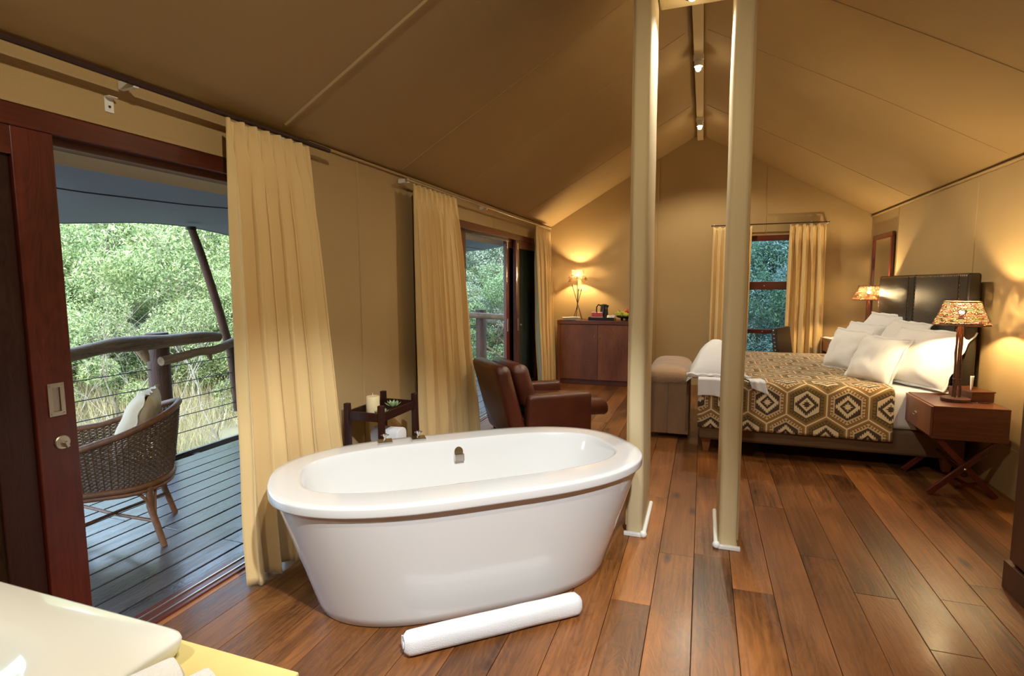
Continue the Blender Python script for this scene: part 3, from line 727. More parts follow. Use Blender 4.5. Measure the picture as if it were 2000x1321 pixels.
# ------------------------------------------------------------------ cabinet with tea things
cab = thing('cabinet', 'walnut two-door cabinet against the back wall under the lamp', 'cabinet', (-1.45, 8.15, 0))
box_part('top_board', 'walnut', cab, -.60, -.235, .90, .62, .23, .955)
box_part('side_panel', 'walnut_z', cab, -.60, -.225, .0, -.55, .23, .90)
box_part('side_panel', 'walnut_z', cab, .57, -.225, .0, .62, .23, .90)
box_part('plinth', 'walnut', cab, -.55, -.205, .0, .57, -.185, .075)
box_part('back_panel', 'walnut', cab, -.55, .20, .075, .57, .225, .90)
for a, b, hx2 in ((-.548, .008, -.03), (.012, .568, .05)):
    dr = box_part('door', 'walnut_z', cab, a, -.228, .08, b, -.205, .895, .002)
    c_ = dr.location; MB().tube([(hx2-c_[0], -.012, .20), (hx2-c_[0]-.012, -.03, .22), (hx2-c_[0], -.03, .25), (hx2-c_[0], -.012, .27)], .004, 6).build('handle', 'steel', dr, smooth=True)

def woven_shade(r0, r1, h, rows, cols, seed, gap=.3, flare=True):
    """frustum of small overlapping chips with gaps; r0 top, r1 bottom"""
    rs = random.Random(seed); mb = MB()
    for j in range(rows):
        f_ = (j+.5)/rows; z = h*(1-f_); f2 = f_**(1.35 if flare else 1); r = r0+(r1-r0)*f2
        for k in range(cols):
            if rs.random() < .02: continue
            a = 2*PI*(k+.5*(j % 2))/cols + rs.uniform(-.01, .01); w = 2*PI/cols*.5*rs.uniform(.84, 1.06); hh = h/rows*.5*rs.uniform(.70, .98)
            sl = (r1-r0)/h; t_ = .003
            P = []
            for dr in (0, t_):
                for da, dz in ((-w, -hh), (w, -hh), (w, hh), (-w, hh)):
                    rr = r+dr-dz*sl; P.append((rr*math.cos(a+da), rr*math.sin(a+da), z+dz))
            b = len(mb.v); mb.v += P
            mb.f += [(b, b+3, b+2, b+1), (b+4, b+5, b+6, b+7), (b, b+1, b+5, b+4), (b+2, b+3, b+7, b+6), (b+1, b+2, b+6, b+5), (b, b+4, b+7, b+3)]
    return mb
def add_bulb(t, z, es=None):
    MB().sphere((0, 0, z), .015).build('bulb', 'bulb', t, smooth='full')
    MB().lathe([(.014, z-.055), (.014, z-.022)], 12).build('bulb_holder', 'blackmetal', t, smooth=True)
def bedside_lamp(name, label, loc, seed, zb=.545, ph=0):
    t = thing(name, label, 'lamp', loc, ph, 'twig lamps at the bed')
    MB().lathe([(.085, 0), (.088, .006), (.088, .022), (.080, .026), (.02, .028)], 32).build('base', 'log', t, smooth=True)
    rs = random.Random(seed)
    for k in range(3):
        a = 2*PI*k/3; P = [(.024*math.cos(a+z*.6)*(1-.5*z/.5)+.003*rs.uniform(-1, 1), .024*math.sin(a+z*.6)*(1-.5*z/.5)+.003*rs.uniform(-1, 1), .02+z) for z in np.linspace(0, zb-.03, 9)]
        MB().tube(P, [.0075*rs.uniform(.8, 1.2) for _ in P], 7).build('twig_stem', 'stick', t, smooth=True)
    MB().tube([(.02*math.cos(a), .02*math.sin(a), .16) for a in np.linspace(0, 2*PI, 13)[:-1]], .004, 6, closed=True).build('binding', 'stick', t, smooth=True)
    sh = woven_shade(.105, .165, .165, 16, 44, seed, .55); o = sh.build('lamp_shade', 'shade', t, stuff=True); o.location = (0, 0, zb)
    MB().tube([(.105*math.cos(a), .105*math.sin(a), .165) for a in np.linspace(0, 2*PI, 33)[:-1]], .003, 5, closed=True).build('shade_ring', 'shade', o, smooth=True)
    MB().tube([(.166*math.cos(a), .166*math.sin(a), .0) for a in np.linspace(0, 2*PI, 41)[:-1]], .004, 5, closed=True).build('shade_ring', 'shade', o, smooth=True)
    for k in range(3): a = 2*PI*k/3; MB().tube([(0, 0, .10), (.105*math.cos(a), .105*math.sin(a), .163)], .0018, 4).build('spider', 'blackmetal', o, smooth=True)
    add_bulb(t, zb+.09)
    return t
# tripod lamp on the cabinet
t = thing('tripod_lamp', 'table lamp on crossed arrow-like sticks with spiky shade, on the cabinet', 'lamp', (-1.80, 8.17, .956))
for k in range(3):
    a = 2*PI*k/3+.5; c, s_ = math.cos(a), math.sin(a)
    MB().tube([(.075*c, .075*s_, 0), (-.075*c, -.075*s_, .50 if k == 0 else .43)], .005, 7).tube([(-.075*c, -.075*s_, .50 if k == 0 else .43), (-.083*c, -.083*s_, .475 if k else .54)], [.011, .002], 6).build('leg', 'blackmetal', t, smooth=True)
MB().tube([(0, 0, .15), (0, 0, .60)], .005, 8).build('pole', 'blackmetal', t, smooth=True)
sh = woven_shade(.085, .105, .15, 12, 30, 4, .55, False)
rs = random.Random(3)
for k in range(70):
    a = rs.uniform(0, 2*PI); r = .115; l = rs.uniform(.02, .045); z = rs.uniform(-.02, .05)
    sh.tube([(r*math.cos(a), r*math.sin(a), z+.01), ((r+l)*math.cos(a), (r+l)*math.sin(a), z-.015)], [.004, .0015], 4)
o = sh.build('lamp_shade', 'shade', t, stuff=True); o.location = (0, 0, .60)
add_bulb(t, .67)
t = thing('paper_stack', 'white papers fanned out on the left of the cabinet', 'papers', (-1.86, 8.02, .956), .1)
for i in range(4):
    o = MB().grid(lambda u, v: ((u-.5)*.26, (v-.5)*.18, .012*i+.001+.02*abs(math.sin(u*3+i))*u*.6), 8, 4).build('sheet', 'paper', t, solid=.002, fix=False); o.rotation_euler = (0, 0, .15*i-.2)
t = thing('tea_tray', 'black tea tray on the cabinet holding the kettle', 'tray', (-1.405, 8.08, .956))
box_part('tray_base', 'blackgloss', t, -.19, -.10, 0, .19, .10, .012, .003)
for a in ((-.19, -.10, .012, .19, -.09, .045), (-.19, .09, .012, .19, .10, .045), (-.19, -.09, .012, -.18, .09, .045), (.18, -.09, .012, .19, .09, .045)): box_part('tray_side', 'blackgloss', t, *a, .002)
t = thing('kettle', 'black electric kettle on the tea tray', 'kettle', (-1.385, 8.13, .969))
MB().lathe([(.055, 0), (.062, .01), (.060, .1), (.052, .19), (.050, .215), (.02, .225)], 28).build('body', 'blackgloss', t, smooth=True)
MB().tube([(-.05, 0, .20), (-.085, 0, .215), (-.11, 0, .18), (-.115, 0, .09), (-.095, 0, .05)], .010, 8).build('handle', 'blackgloss', t, smooth=True)
MB().tube([(.04, 0, .17), (.066, 0, .205)], [.016, .009], 8).build('spout', 'blackgloss', t, smooth=True)
t = thing('sachet_box', 'box of pink and white sachets at the front of the tea tray', 'sachets', (-1.475, 8.035, .969))
box_part('box', 'paper', t, -.085, -.03, 0, .085, .03, .035, .001)
for k in range(6): o = box_part('sachet', 'pink', t, -.078+.027*k, -.012, .036, -.054+.027*k, .010, .098, .001); o.rotation_euler = (random.uniform(-.2, .2), random.uniform(-.12, .12), 0)
for k in range(2): o = box_part('sachet', 'paper', t, -.078+.09*k, .012, .036, -.01+.09*k, .020, .108, .001)
for k, (x, y, lab) in enumerate(((-1.292, 8.03, 'white cup standing on the tea tray, the nearer'), (-1.255, 8.12, 'white cup on the tea tray, half behind the nearer cup'))):
    t = thing('cup', lab, 'cup', (x, y, .969), 0, 'cups on the tea tray')
    MB().lathe([(.042, 0), (.040, .01), (.030, .060), (.027, .066)], 20).build('bowl', 'ceramic', t, smooth=True)
    MB().tube([(.036, 0, .02), (.056, 0, .028), (.050, 0, .052), (.032, 0, .054)], .004, 6).build('handle', 'ceramic', t, smooth=True)
t = thing('fruit_bowl', 'black footed wooden fruit bowl at the right of the cabinet', 'bowl', (-1.03, 8.10, .956))
MB().lathe([(.02, .035), (.12, .035), (.17, .055), (.175, .068), (.165, .068), (.11, .05), (.01, .046)], 32).build('dish', 'blackgloss', t, smooth=True)
for k in range(3): a = 2*PI*k/3+.5; MB().lathe([(.018, 0), (.024, .038)], 10, (.11*math.cos(a), .11*math.sin(a), 0)).build('foot', 'blackgloss', t, smooth=True)
FR = [('apple', 'green apple', 'fruit_g', .038), ('lemon', 'yellow lemon', 'fruit_y', .034), ('nectarine', 'red nectarine', 'fruit_r', .036)]
for k, (x, y, z, w_, ps) in enumerate(((-.09, -.03, .055, 1, 'at the left of the bowl'), (-.02, -.07, .055, 0, 'at the front of the bowl'), (.05, -.04, .055, 1, 'in the middle of the bowl'), (-.05, .04, .055, 1, 'at the back left of the bowl'), (.03, .05, .055, 0, 'at the back of the bowl'), (-.01, .0, .105, 2, 'on top of the heap in the bowl'), (.10, -.02, .06, 0, 'at the right of the bowl'))):
    nm, lab, mt, r = FR[w_]; o = MB().sphere((0, 0, r*1.02), r, 16, (1, 1, .92)).build(nm, mt, None, smooth='full'); o.location = (-1.03+x, 8.10+y, .956+z-.006); tag(o, lab+' '+ps, 'fruit', 'fruit in the bowl')
# grapes: one bunch
t = thing('grape_bunch', 'bunch of green grapes hanging at the left edge of the fruit bowl', 'fruit', (-1.13, 8.05, 1.03))
g = MB(); rs = random.Random(2)
for k in range(34): g.sphere((rs.gauss(0, .028), rs.gauss(0, .028), rs.uniform(0, .055)), .012, 8)
g.build('grapes', 'fruit_g', t, smooth=True, stuff=True)
MB().tube([(0, 0, .05), (-.03, .0, .08)], .003, 5).build('stalk', 'stick', t, smooth=True)

# ------------------------------------------------------------------ ottoman (hide covered bench)
ot = thing('hide_ottoman', 'brown hide-covered bench at the foot of the bed', 'ottoman', (-.465, 6.06, 0))
for a, b in ((-.02, .17), (.173, .365)):
    box_part('side_panel', 'fur', ot, a, -.68, .05, b, -.66, .545, .008)
for k in range(3): box_part('side_panel', 'fur', ot, .345, -.66+k*.322, .05, .365, -.342+k*.322, .545, .008)
box_part('frame', 'fur', ot, -.02, -.66, .05, .345, .30, .55, .01)
def top_cush():
    R_ = []
    for ins, z in ((.02, .548), (0, .57), (-.004, .60), (.0, .635), (.02, .66), (.05, .68), (.10, .695), (.15, .702)):
        R_.append([(.172+x*(.20-ins)/.20, y-.19, z) for x, y in [(px*1.0, py*(.49-ins)/.49) for px, py in sup(.20, .498, 9, 80)]])
    return MB().rings(R_)
top_cush().build('top_cushion', 'furtop', ot, smooth=True)
# short hair fringe along the front lower edge of the cushion
hb = MB(); rs = random.Random(5)
for k in range(900):
    x = rs.uniform(-.02, .365); z = .57+rs.uniform(-.012, .05); y = -.688; l = rs.uniform(.012, .03); w_ = .0013
    hb.v += [(x-w_, y, z), (x+w_, y, z), (x+rs.uniform(-.006, .006), y-.009, z-l)]; n_ = len(hb.v); hb.f.append((n_-3, n_-2, n_-1))
hb.build('hair', 'furtop', ot, stuff=True, fix=False)

# ------------------------------------------------------------------ bed
BX0, BX1, BY0, BY1 = 0.0, 1.93, 4.98, 7.24
bed = thing('bed', 'king-size bed with brown upholstered base and pale legs', 'bed', (0, 0, 0))
rbox(BX0, BY0, .13, BX1, BY1, .33, .03).build('base', 'bedbase', bed, smooth=True)
rbox(BX0+.01, BY0+.01, .33, BX1, BY1-.01, .645, .05).build('mattress', 'white', bed, smooth=True)
for x, y in ((.06, BY0+.12), (.06, BY1-.12), (1.85, BY0+.12), (1.85, BY1-.12), (.06, 6.1)):
    MB().rings([[(x+s_*a, y+q*a, z) for s_, q in ((1, 1), (-1, 1), (-1, -1), (1, -1))] for a, z in ((.022, 0), (.042, .13))]).build('leg', 'pine', bed)
hbd = thing('headboard', 'black leather headboard of two tall nail-trimmed panels', 'headboard', (1.90, 0, 0))
for a, b, lab in ((5.09, 6.19, 'right headboard panel'), (6.21, 7.31, 'left headboard panel')):
    pn = rbox(0, a, .12, .09, b, 1.565, .02).build('panel', 'blackleather', hbd, smooth=True)
    nl = MB()
    def stud(y, z): nl.sphere((-.002, y, z), .0075, 6, (.5, 1, 1))
    for y in np.arange(a+.02, b, .035): stud(y, 1.545)
    for z in np.arange(.7, 1.54, .035): stud(a+.13, z); stud(b-.02, z)
    nl.build('nail_trim', 'nail', pn, smooth=True, stuff=True)
    MB().tube([(-.003, a+.15, .5), (-.003, a+.15, 1.55)], .004, 5).build('piping', 'blackleather', pn, smooth=True)
# blanket: profile from the near hem over the top to the far hem
def kil():
    prof = []; s = 0
    yN, yF, zt, zh = BY0-.018, BY1+.015, .662, .245
    pts = [(yN-.006, zh), (yN, .40), (yN, .60)] + [(yN+.05-.05*math.cos(a), .612+.05*math.sin(a)) for a in np.linspace(.15, PI/2, 6)]
    pts += [(y, zt) for y in np.linspace(yN+.1, yF-.1, 20)] + [(yF-.05+.05*math.sin(a), .612+.05*math.cos(a)) for a in np.linspace(0, PI/2, 5)] + [(yF, .4), (yF, .3)]
    # resample
    L = [0]
    for p, q in zip(pts[:-1], pts[1:]): L.append(L[-1]+math.hypot(q[0]-p[0], q[1]-p[1]))
    tot = L[-1]; nv = 150; V = np.interp(np.linspace(0, tot, nv), L, [p[0] for p in pts]); Z = np.interp(np.linspace(0, tot, nv), L, [p[1] for p in pts]); Sv = np.linspace(0, tot, nv)
    nu = 80; x0, x1 = -.16, 1.44
    v, f, uv = [], [], []
    for j in range(nv):
        for i in range(nu+1):
            u = x0+(x1-x0)*i/nu; y, z = V[j], Z[j]; x = u
            if u < .0:                                  # hangs over the foot of the bed
                over = -u; x = -.018-.0*over; 
                if z > .60: z = z-over*.95
                else: y = y + .0; x = -.018 - .03*over*0 ; z = z - 0; x = max(u, -.02); 
                if Z[j] <= .60: x = -.015; y = V[j]+over*.6 if j < nv/2 else V[j]-over*.6
            elif u < .05 and z > .6: z -= .012*(1-u/.05)
            z += .004*noise.noise(Vector((u*5, Sv[j]*5, 0))) if z > .6 else 0
            y += (.010*noise.noise(Vector((u*4, 1.3, 0)))*(.65-z)*4 if (z < .6 and j < nv/2) else 0)
            v.append((x, y, z)); uv.append((u, Sv[j]))
    for j in range(nv-1):
        for i in range(nu): a = j*(nu+1)+i; f.append((a, a+1, a+nu+2, a+nu+1))
    me = bpy.data.meshes.new('blanket'); me.from_pydata(v, [], f); me.materials.append(M['kilim'])
    ul = me.uv_layers.new(name='UVMap'); U = np.array(uv)
    # row of hexagon centres sits at z .50 on the near side and x .534
    U[:, 0] -= .534; U[:, 1] -= (.50-zh)
    idx = np.zeros(len(me.loops), dtype=np.int32); me.loops.foreach_get('vertex_index', idx); ul.data.foreach_set('uv', U[idx].astype(np.float32).ravel())
    me.polygons.foreach_set('use_smooth', [True]*len(me.polygons))
    o = bpy.data.objects.new('blanket', me); C.objects.link(o); md = o.modifiers.new('s', 'SOLIDIFY'); md.thickness = .006; md.offset = 0
    return tag(o, 'brown and cream kilim-patterned blanket of hexagons covering the bed', 'blanket')
kil()

def pillow(label, c, nrm, up, w, h, t, seed, name='pillow', flange=.025, mat='white', group='white pillows on the bed'):
    """c centre, nrm facing direction, up direction"""
    n = Vector(nrm).normalized(); r = Vector(up).cross(n).normalized(); u2 = n.cross(r).normalized(); mb = MB(); K = 26
    def side(sg):
        def fn(a, b):
            x = 2*a-1; y = 2*b-1
            e = (1-abs(x)**3.2)*(1-abs(y)**3.2); th = t/2*max(0, e)**.55 + .002
            pin = 1-.07*(1-abs(x)**2)*abs(y)**3; pin2 = 1-.07*(1-abs(y)**2)*abs(x)**3
            wv = .014*noise.noise(Vector((x*2.2+seed, y*2.2, sg*.3)))
            cr = .006*noise.noise(Vector((x*7+seed, y*3, 2)))
            X_ = x*w/2*pin2; Y_ = y*h/2*pin; Zo = sg*(th+cr*e) + wv
            return (r.x*X_+u2.x*Y_+n.x*Zo, r.y*X_+u2.y*Y_+n.y*Zo, r.z*X_+u2.z*Y_+n.z*Zo)
        return fn
    T = thing(name, label, 'pillow' if name == 'pillow' else 'cushion', c, 0, group)
    mb.grid(side(1), K, K); mb.grid(side(-1), K, K)
    mb.build('cover', mat, T, smooth='full', fix=False)
    # flat flange with a lightly waved edge
    fb = MB(); P = []; Q = 24
    for k in range(4*Q):
        s_, q = divmod(k, Q); f_ = 2*q/Q-1
        P.append([(f_, -1), (1, f_), (-f_, 1), (-1, -f_)][s_])
    R_ = []
    for off in (0, 1):
        K_ = []
        for k, (x, y) in enumerate(P):
            pin = 1-.07*(1-abs(x)**2)*abs(y)**3; pin2 = 1-.07*(1-abs(y)**2)*abs(x)**3
            X_ = x*w/2*pin2; Y_ = y*h/2*pin; d = Vector((X_, Y_)).normalized()*flange*off*(1 if max(abs(x), abs(y)) else 1)
            Zo = .014*noise.noise(Vector((x*2.2+seed, y*2.2, .3)))+off*.010*math.sin(k*.9+seed)
            p = r*(X_+d.x)+u2*(Y_+d.y)+n*Zo; K_.append(tuple(p))
        R_.append(K_)
    fb.rings(R_, False, False); fb.build('flange', mat, T, smooth='full', solid=.004, fix=False)
    return T
P_ = [
 ('large white pillow leaning on the headboard, nearest the twig lamp', (1.70, 5.30, .885), (-.72, -.42, .50), .62, .50, .20),
 ('large white pillow leaning on the headboard behind the small middle one', (1.72, 5.95, .905), (-.86, -.1, .45), .66, .50, .18),
 ('large white pillow on the far half of the bed against the headboard', (1.76, 6.75, .92), (-.88, -.2, .40), .66, .52, .18),
 ('white pillow on the far half of the bed, in front of the large one', (1.58, 6.70, .86), (-.80, -.3, .45), .56, .44, .16),
 ('small white pillow in front, at the left edge of the pile', (1.33, 6.05, .85), (-.80, -.45, .42), .42, .40, .15),
 ('small white pillow in front, in the middle of the pile', (1.42, 5.42, .835), (-.76, -.45, .48), .45, .42, .17),
]
for i, (lab, c, nn, w_, h_, t_) in enumerate(P_): pillow(lab, c, nn, (0, 0, 1), w_, h_, t_, i*3.7)

# white robe and towel on the foot corner of the bed
t = thing('folded_robe', 'white folded bathrobe heaped on the foot corner of the bed', 'bathrobe', (.15, 5.36, .665))
def robe(u, v):
    a = (u-.5)*2; b = (v-.5)*2
    h_ = .29*max(0, (1-abs(a)**2.6))**.6*max(0, 1-abs(b)**2.4)**.5
    lean = .02*h_/.3
    x = a*(.25-.11*h_/.3) + .03*lean; y = b*(.30-.10*h_/.3) + lean + .06*h_/.3
    droop = -.045*max(0, -a-.75)/.25
    return (x-.02, y, .012+h_+droop*1.2+.008*noise.noise(Vector((a*3, b*3, 5))))
MB().grid(robe, 44, 44).build('robe_body', 'white', t, smooth='full', solid=.006, fix=False)
MB().grid(lambda u, v: (-.26+.52*u, -.32+.03*v+.008*math.sin(u*23), .035-.035*v+.006*math.sin(u*31+v)), 60, 4).build('robe_fold', 'white', t, smooth='full', solid=.012, fix=False)
MB().tube([(-.27+.5*k/20, -.30+.008*math.sin(k), .02+.006*math.sin(k*1.7)) for k in range(21)], .016, 8).build('robe_hem', 'white', t, smooth=True)
t = thing('hand_towel', 'thin white towel hanging over the bed edge under the robe', 'towel', (0, 0, 0))
def tw(u, v):
    x = -.02+.26*u; d = .22*v; 
    if d < .07: y = BY0+.06-d; z = .676
    else: y = BY0-.032-.004*math.sin(u*9); z = .672-(d-.07)
    return (x, y+.006*math.sin(u*14), z+.01*math.sin(u*5)*v)
MB().grid(tw, 40, 24).build('towel_cloth', 'white', t, smooth='full', solid=.005, fix=False)
def tw2(u, v):
    x = .36+.13*u+.05*v; d = .20*v*(1-.25*(1-u)); 
    if d < .09: y = BY0+.09-d; z = .676+.004*math.sin(u*9)
    else: y = BY0-.034; z = .674-(d-.09)
    return (x, y+.005*math.sin(u*12), z)
MB().grid(tw2, 24, 20).build('towel_corner', 'white', t, smooth='full', solid=.005, fix=False)

# ------------------------------------------------------------------ bedside table, lamp, tissue box
nt_ = thing('bedside_table', 'walnut bedside table on crossed legs, right of the bed', 'bedside table', (1.75, 4.77, 0))
hx3, hy3, zt, zb = .225, .275, .64, .405
box_part('case', 'walnut', nt_, -hx3+.018, -hy3, zb, hx3, hy3, zt, .004)
drw = box_part('drawer', 'walnut_z', nt_, -hx3, -hy3+.004, zb+.02, -hx3+.017, hy3-.004, zt-.006, .002)
o = MB(); o.tube([(-.010, -.028, -.004), (-.022, -.022, -.012), (-.022, .022, -.012), (-.010, .028, -.004)], .0035, 6); o.box(-.011, -.022, .0, -.008, .022, .012); o.build('handle', 'chrome', drw, smooth=True)
def slat(name, y, x0, z0, x1, z1):
    v = Vector((x1-x0, 0, z1-z0)); L = v.length; o = MB().box(-.019, -.012, 0, .019, .012, L).build(name, 'mahog', nt_, bevel=.003)
    o.location = (x0, y, z0); o.rotation_euler = (0, math.atan2(v.x, v.z), 0); return o
for y in (-hy3+.03, hy3-.03):
    slat('leg', y-.013 if y < 0 else y+.013, -hx3+.02, .008, hx3-.05, zb); slat('leg', y+.013 if y < 0 else y-.013, hx3-.03, .008, -hx3+.06, zb)
    MB().sphere((-.005, y-.03 if y < 0 else y+.03, .205), .009).build('pivot_bolt', 'chrome', nt_, smooth='full')
MB().tube([(-.005, -hy3+.04, .205), (-.005, hy3-.04, .205)], .011, 8).build('stretcher', 'mahog_y', nt_, smooth=True)
bedside_lamp('twig_lamp', 'twig table lamp with woven shade on the walnut bedside table', (1.745, 4.73, .641), 21, .552)
t = thing('tissue_box', 'wooden tissue box behind the lamp on the bedside table', 'tissue box', (1.885, 4.86, .641), .25)
box_part('box', 'walnut', t, -.075, -.12, 0, .075, .12, .062, .003); box_part('lid', 'walnut', t, -.08, -.125, .062, .08, .125, .072, .002)
MB().grid(lambda u, v: ((u-.5)*.09*(1-.6*v), (u-.5)*.13*(1-.8*v)+.012*math.sin(6*u), .072+.095*v), 14, 8).build('tissue', 'paper', t, smooth='full', solid=.002, fix=False)
t = thing('power_cord', 'black cord trailing from the lamp across the bedside table', 'cord', (1.745, 4.73, .644))
MB().tube([(.085, -.01, 0.002), (.12, -.06, .002), (.17, -.07, .002), (.20, -.02, .002), (.225, .0, .001)], .0028, 6).build('cord', 'blackgloss', t, smooth=True)

# ------------------------------------------------------------------ desk, desk chair, far lamp, mirror
dk = thing('writing_desk', 'small wooden desk in the far corner beyond the bed', 'desk', (1.78, 7.86, 0))
box_part('top', 'walnut', dk, -.25, -.46, .745, .26, .44, .775, .003)
box_part('apron', 'walnut', dk, -.22, -.44, .58, .25, .42, .745, .003)
dd = box_part('drawer', 'pine', dk, -.245, -.42, .59, -.221, .40, .742, .003)
MB().tube([(-.02, -.03, 0), (-.03, 0, -.008), (-.02, .03, 0)], .004, 6).build('handle', 'steel', dd, smooth=True)
for x in (-.22, .22):
    for y in (-.43, .41): box_part('leg', 'walnut_z', dk, x-.02, y-.02, 0, x+.02, y+.02, .58, .002)
bedside_lamp('twig_lamp', 'twig table lamp with woven shade in the far corner beyond the bed', (1.85, 7.52, .776), 33, .515)
t = thing('magazine', 'open white magazine on the far desk', 'magazine', (1.63, 7.95, .776), .3)
MB().grid(lambda u, v: ((u-.5)*.24, (v-.5)*.3, .004+.012*abs(math.sin(PI*u*2))), 12, 4).build('pages', 'paper', t, smooth='full', solid=.004, fix=False)
box_part('cover', 'blackgloss', t, -.125, -.155, 0, .125, .155, .003, 0)
dc = thing('desk_chair', 'black leather desk chair with nailed back, beyond the bed by the window', 'chair', (1.16, 7.62, 0), math.radians(-28))
bk = rbox(-.20, -.22, .40, -.13, .22, .93, .02, fnc=lambda p: (p[0]-.14*(p[2]-.4), p[1]*(1+.08*(p[2]-.4)), p[2])).build('backrest', 'blackleather', dc, smooth=True)
nl = MB()
for z in np.arange(.45, .92, .05): nl.sphere((-.165-.14*(z-.4), -.224*(1+.08*(z-.4)), z), .010, 6, (1, .6, 1))
nl.build('nail_trim', 'nail', bk, smooth=True, stuff=True)
rbox(-.17, -.22, .38, .24, .22, .47, .03).build('seat', 'blackleather', dc, smooth=True)
for x in (-.15, .21):
    for y in (-.19, .19): box_part('leg', 'wenge', dc, x-.018, y-.018, 0, x+.018, y+.018, .385, .003)
mr = thing('wall_mirror', 'tall mirror in a reddish wooden frame on the right wall', 'mirror', (XR-.012, 7.78, 0))
for a in ((-.03, -.39, 2.02, 0, .39, 2.08), (-.03, -.39, .95, 0, .39, 1.01), (-.03, -.39, 1.01, 0, -.33, 2.02), (-.03, .33, 1.01, 0, .39, 2.02)):
    o = box_part('frame', 'mahog' if a[5]-a[2] > .5 else 'mahog_y', mr, *a, .006)
box_part('glass', 'mirror', mr, -.015, -.33, 1.01, -.008, .33, 2.02, 0)

# ------------------------------------------------------------------ wardrobe at the right edge
wd = thing('wardrobe', 'tall dark mahogany wardrobe at the right edge of the frame', 'wardrobe', (1.735, 2.57, 0))
box_part('carcass', 'wardrobe', wd, -.28, -.60, .14, .27, .62, 2.15, .004)
box_part('plinth', 'wardrobe', wd, -.305, -.64, 0, .28, .645, .14, .005)
box_part('door', 'wardrobe', wd, -.30, -.59, .16, -.281, .005, 2.13, .004); box_part('door', 'wardrobe', wd, -.30, .012, .16, -.281, .605, 2.13, .004)

# ------------------------------------------------------------------ deck, railing and awning outside
dk_ = struct('deck', 'outdoor deck of dark wet boards with open gaps')
DY0, DY1 = -2.0, 8.75
x = -2.40-.0
base_b = None
edges = [-2.395]+[-2.53-.1612*i for i in range(13)]
for i in range(len(edges)-1):
    b, a = edges[i], edges[i+1]
    if a < -4.46: break
    w = (b-a)/2-.006; segs = [DY0, 1.5+.9*((i*7) % 3), 5.4+.6*((i*5) % 3), DY1]
    for q in range(3):
        L = (segs[q+1]-segs[q])/2-.002
        o = MB().box(-w, -L, -.03, w, L, 0).build('board', 'deck', dk_, bevel=.003); o.location = ((a+b)/2, (segs[q]+segs[q+1])/2, -.02+random.uniform(-.001, .001))
DXE = -4.44
for y in np.arange(-1.5, 8.8, 1.3):
    o = MB().box(DXE-.02, y-.03, -.20, -2.40, y+.03, -.052).build('joist', 'blackmetal', dk_)
box_part('fascia', 'deck', dk_, DXE-.03, DY0, -.22, DXE, DY1, -.02)
def round_post(x, y, r, zt, zb, label, nm='railing_post'):
    t = thing(nm, label, 'post', (x, y, zb), 0, 'log railing posts')
    zs = np.linspace(0, zt-zb, 14)
    MB().tube([(0, 0, z) for z in zs], [r*(1+.04*noise.noise(Vector((z*2, x, y)))) for z in zs], 20).build('log', 'log', t, smooth=True)
    MB().tube([(0, 0, zt-zb-.05), (0, 0, zt-zb-.04)], r*1.06, 20).build('wire_band', 'blackmetal', t, smooth=True)
    return t
round_post(-4.54, 3.50, .088, 1.085, -1.2, 'thick dark log post of the deck railing behind the wicker chair')
round_post(-3.66, 8.84, .092, 1.055, -1.2, 'thick log post of the railing seen through the far sliding doors')
round_post(-4.54, .4, .088, 1.085, -1.2, 'log post of the deck railing behind the sliding door frame')
def branch(name, label, P, R_, knots=()):
    t = thing(name, label, 'handrail', P[0]); o = Vector(P[0]); P = [Vector(p)-o for p in P]
    # smooth resample
    Q, RR = [], []
    n_ = len(P)
    for i in range(n_-1):
        p0, p1, p2, p3 = P[max(i-1, 0)], P[i], P[i+1], P[min(i+2, n_-1)]
        for s in range(6):
            u = s/6; Q.append(.5*((2*p1)+(p2-p0)*u+(2*p0-5*p1+4*p2-p3)*u*u+(3*p1-p0-3*p2+p3)*u**3)); RR.append((R_[i]*(1-u)+R_[i+1]*u)*(1+.10*noise.noise(Vector((i+u, 3, 1)))))
    Q.append(P[-1]); RR.append(R_[-1]*.7)
    MB().tube(Q, RR, 14).build('branch', 'branch', t, smooth=True)
    for c, d, r in knots:
        c = Vector(c)-o; MB().tube([c, c+Vector(d)*.6, c+Vector(d)], [r, r*.75, r*.45], 10).build('knot', 'branch', t, smooth=True)
    return t
XRL = -4.40
branch('branch_handrail', 'gnarled branch handrail running left from the log post', [(XRL, 4.02, 1.005), (XRL, 3.80, 1.02), (XRL-.01, 3.50, 1.018), (XRL, 3.2, 1.025), (XRL, 3.0, 1.03), (XRL, 2.72, .995), (XRL, 2.4, .97), (XRL-.02, 1.6, .95), (XRL-.05, .3, .97)], [.045, .055, .055, .066, .058, .052, .052, .052, .055], [((XRL, 3.24, .99), (.01, .04, -.125), .048)])
branch('branch_handrail', 'thinner gnarled branch handrail rising right below the first', [(XRL+.09, 3.34, .862), (XRL+.08, 3.5, .872), (XRL+.07, 3.72, .895), (XRL+.05, 3.95, .895), (XRL+.03, 4.3, .96), (XRL, 5.2, .99), (XRL, 6.4, .97)], [.038, .040, .036, .040, .042, .045, .045], [((XRL+.06, 3.84, .88), (.0, .02, -.075), .030)])
branch('branch_handrail', 'straight pale branch handrail seen through the far sliding doors', [(-4.4, 8.72, .985), (-3.6, 8.71, .955), (-3.0, 8.71, .925), (-2.35, 8.71, .90)], [.05, .052, .05, .05])
def cable(a, b, lab):
    t = thing('railing_cable', lab, 'cable', a, 0, 'railing cables'); v = Vector(b)-Vector(a)
    MB().tube([(0, 0, 0), tuple(v*.5+Vector((0, 0, -.006))), tuple(v)], .0045, 6).build('wire', 'cable', t, smooth=True)
nm_ = ['topmost', 'second', 'third', 'fourth', 'lowest']
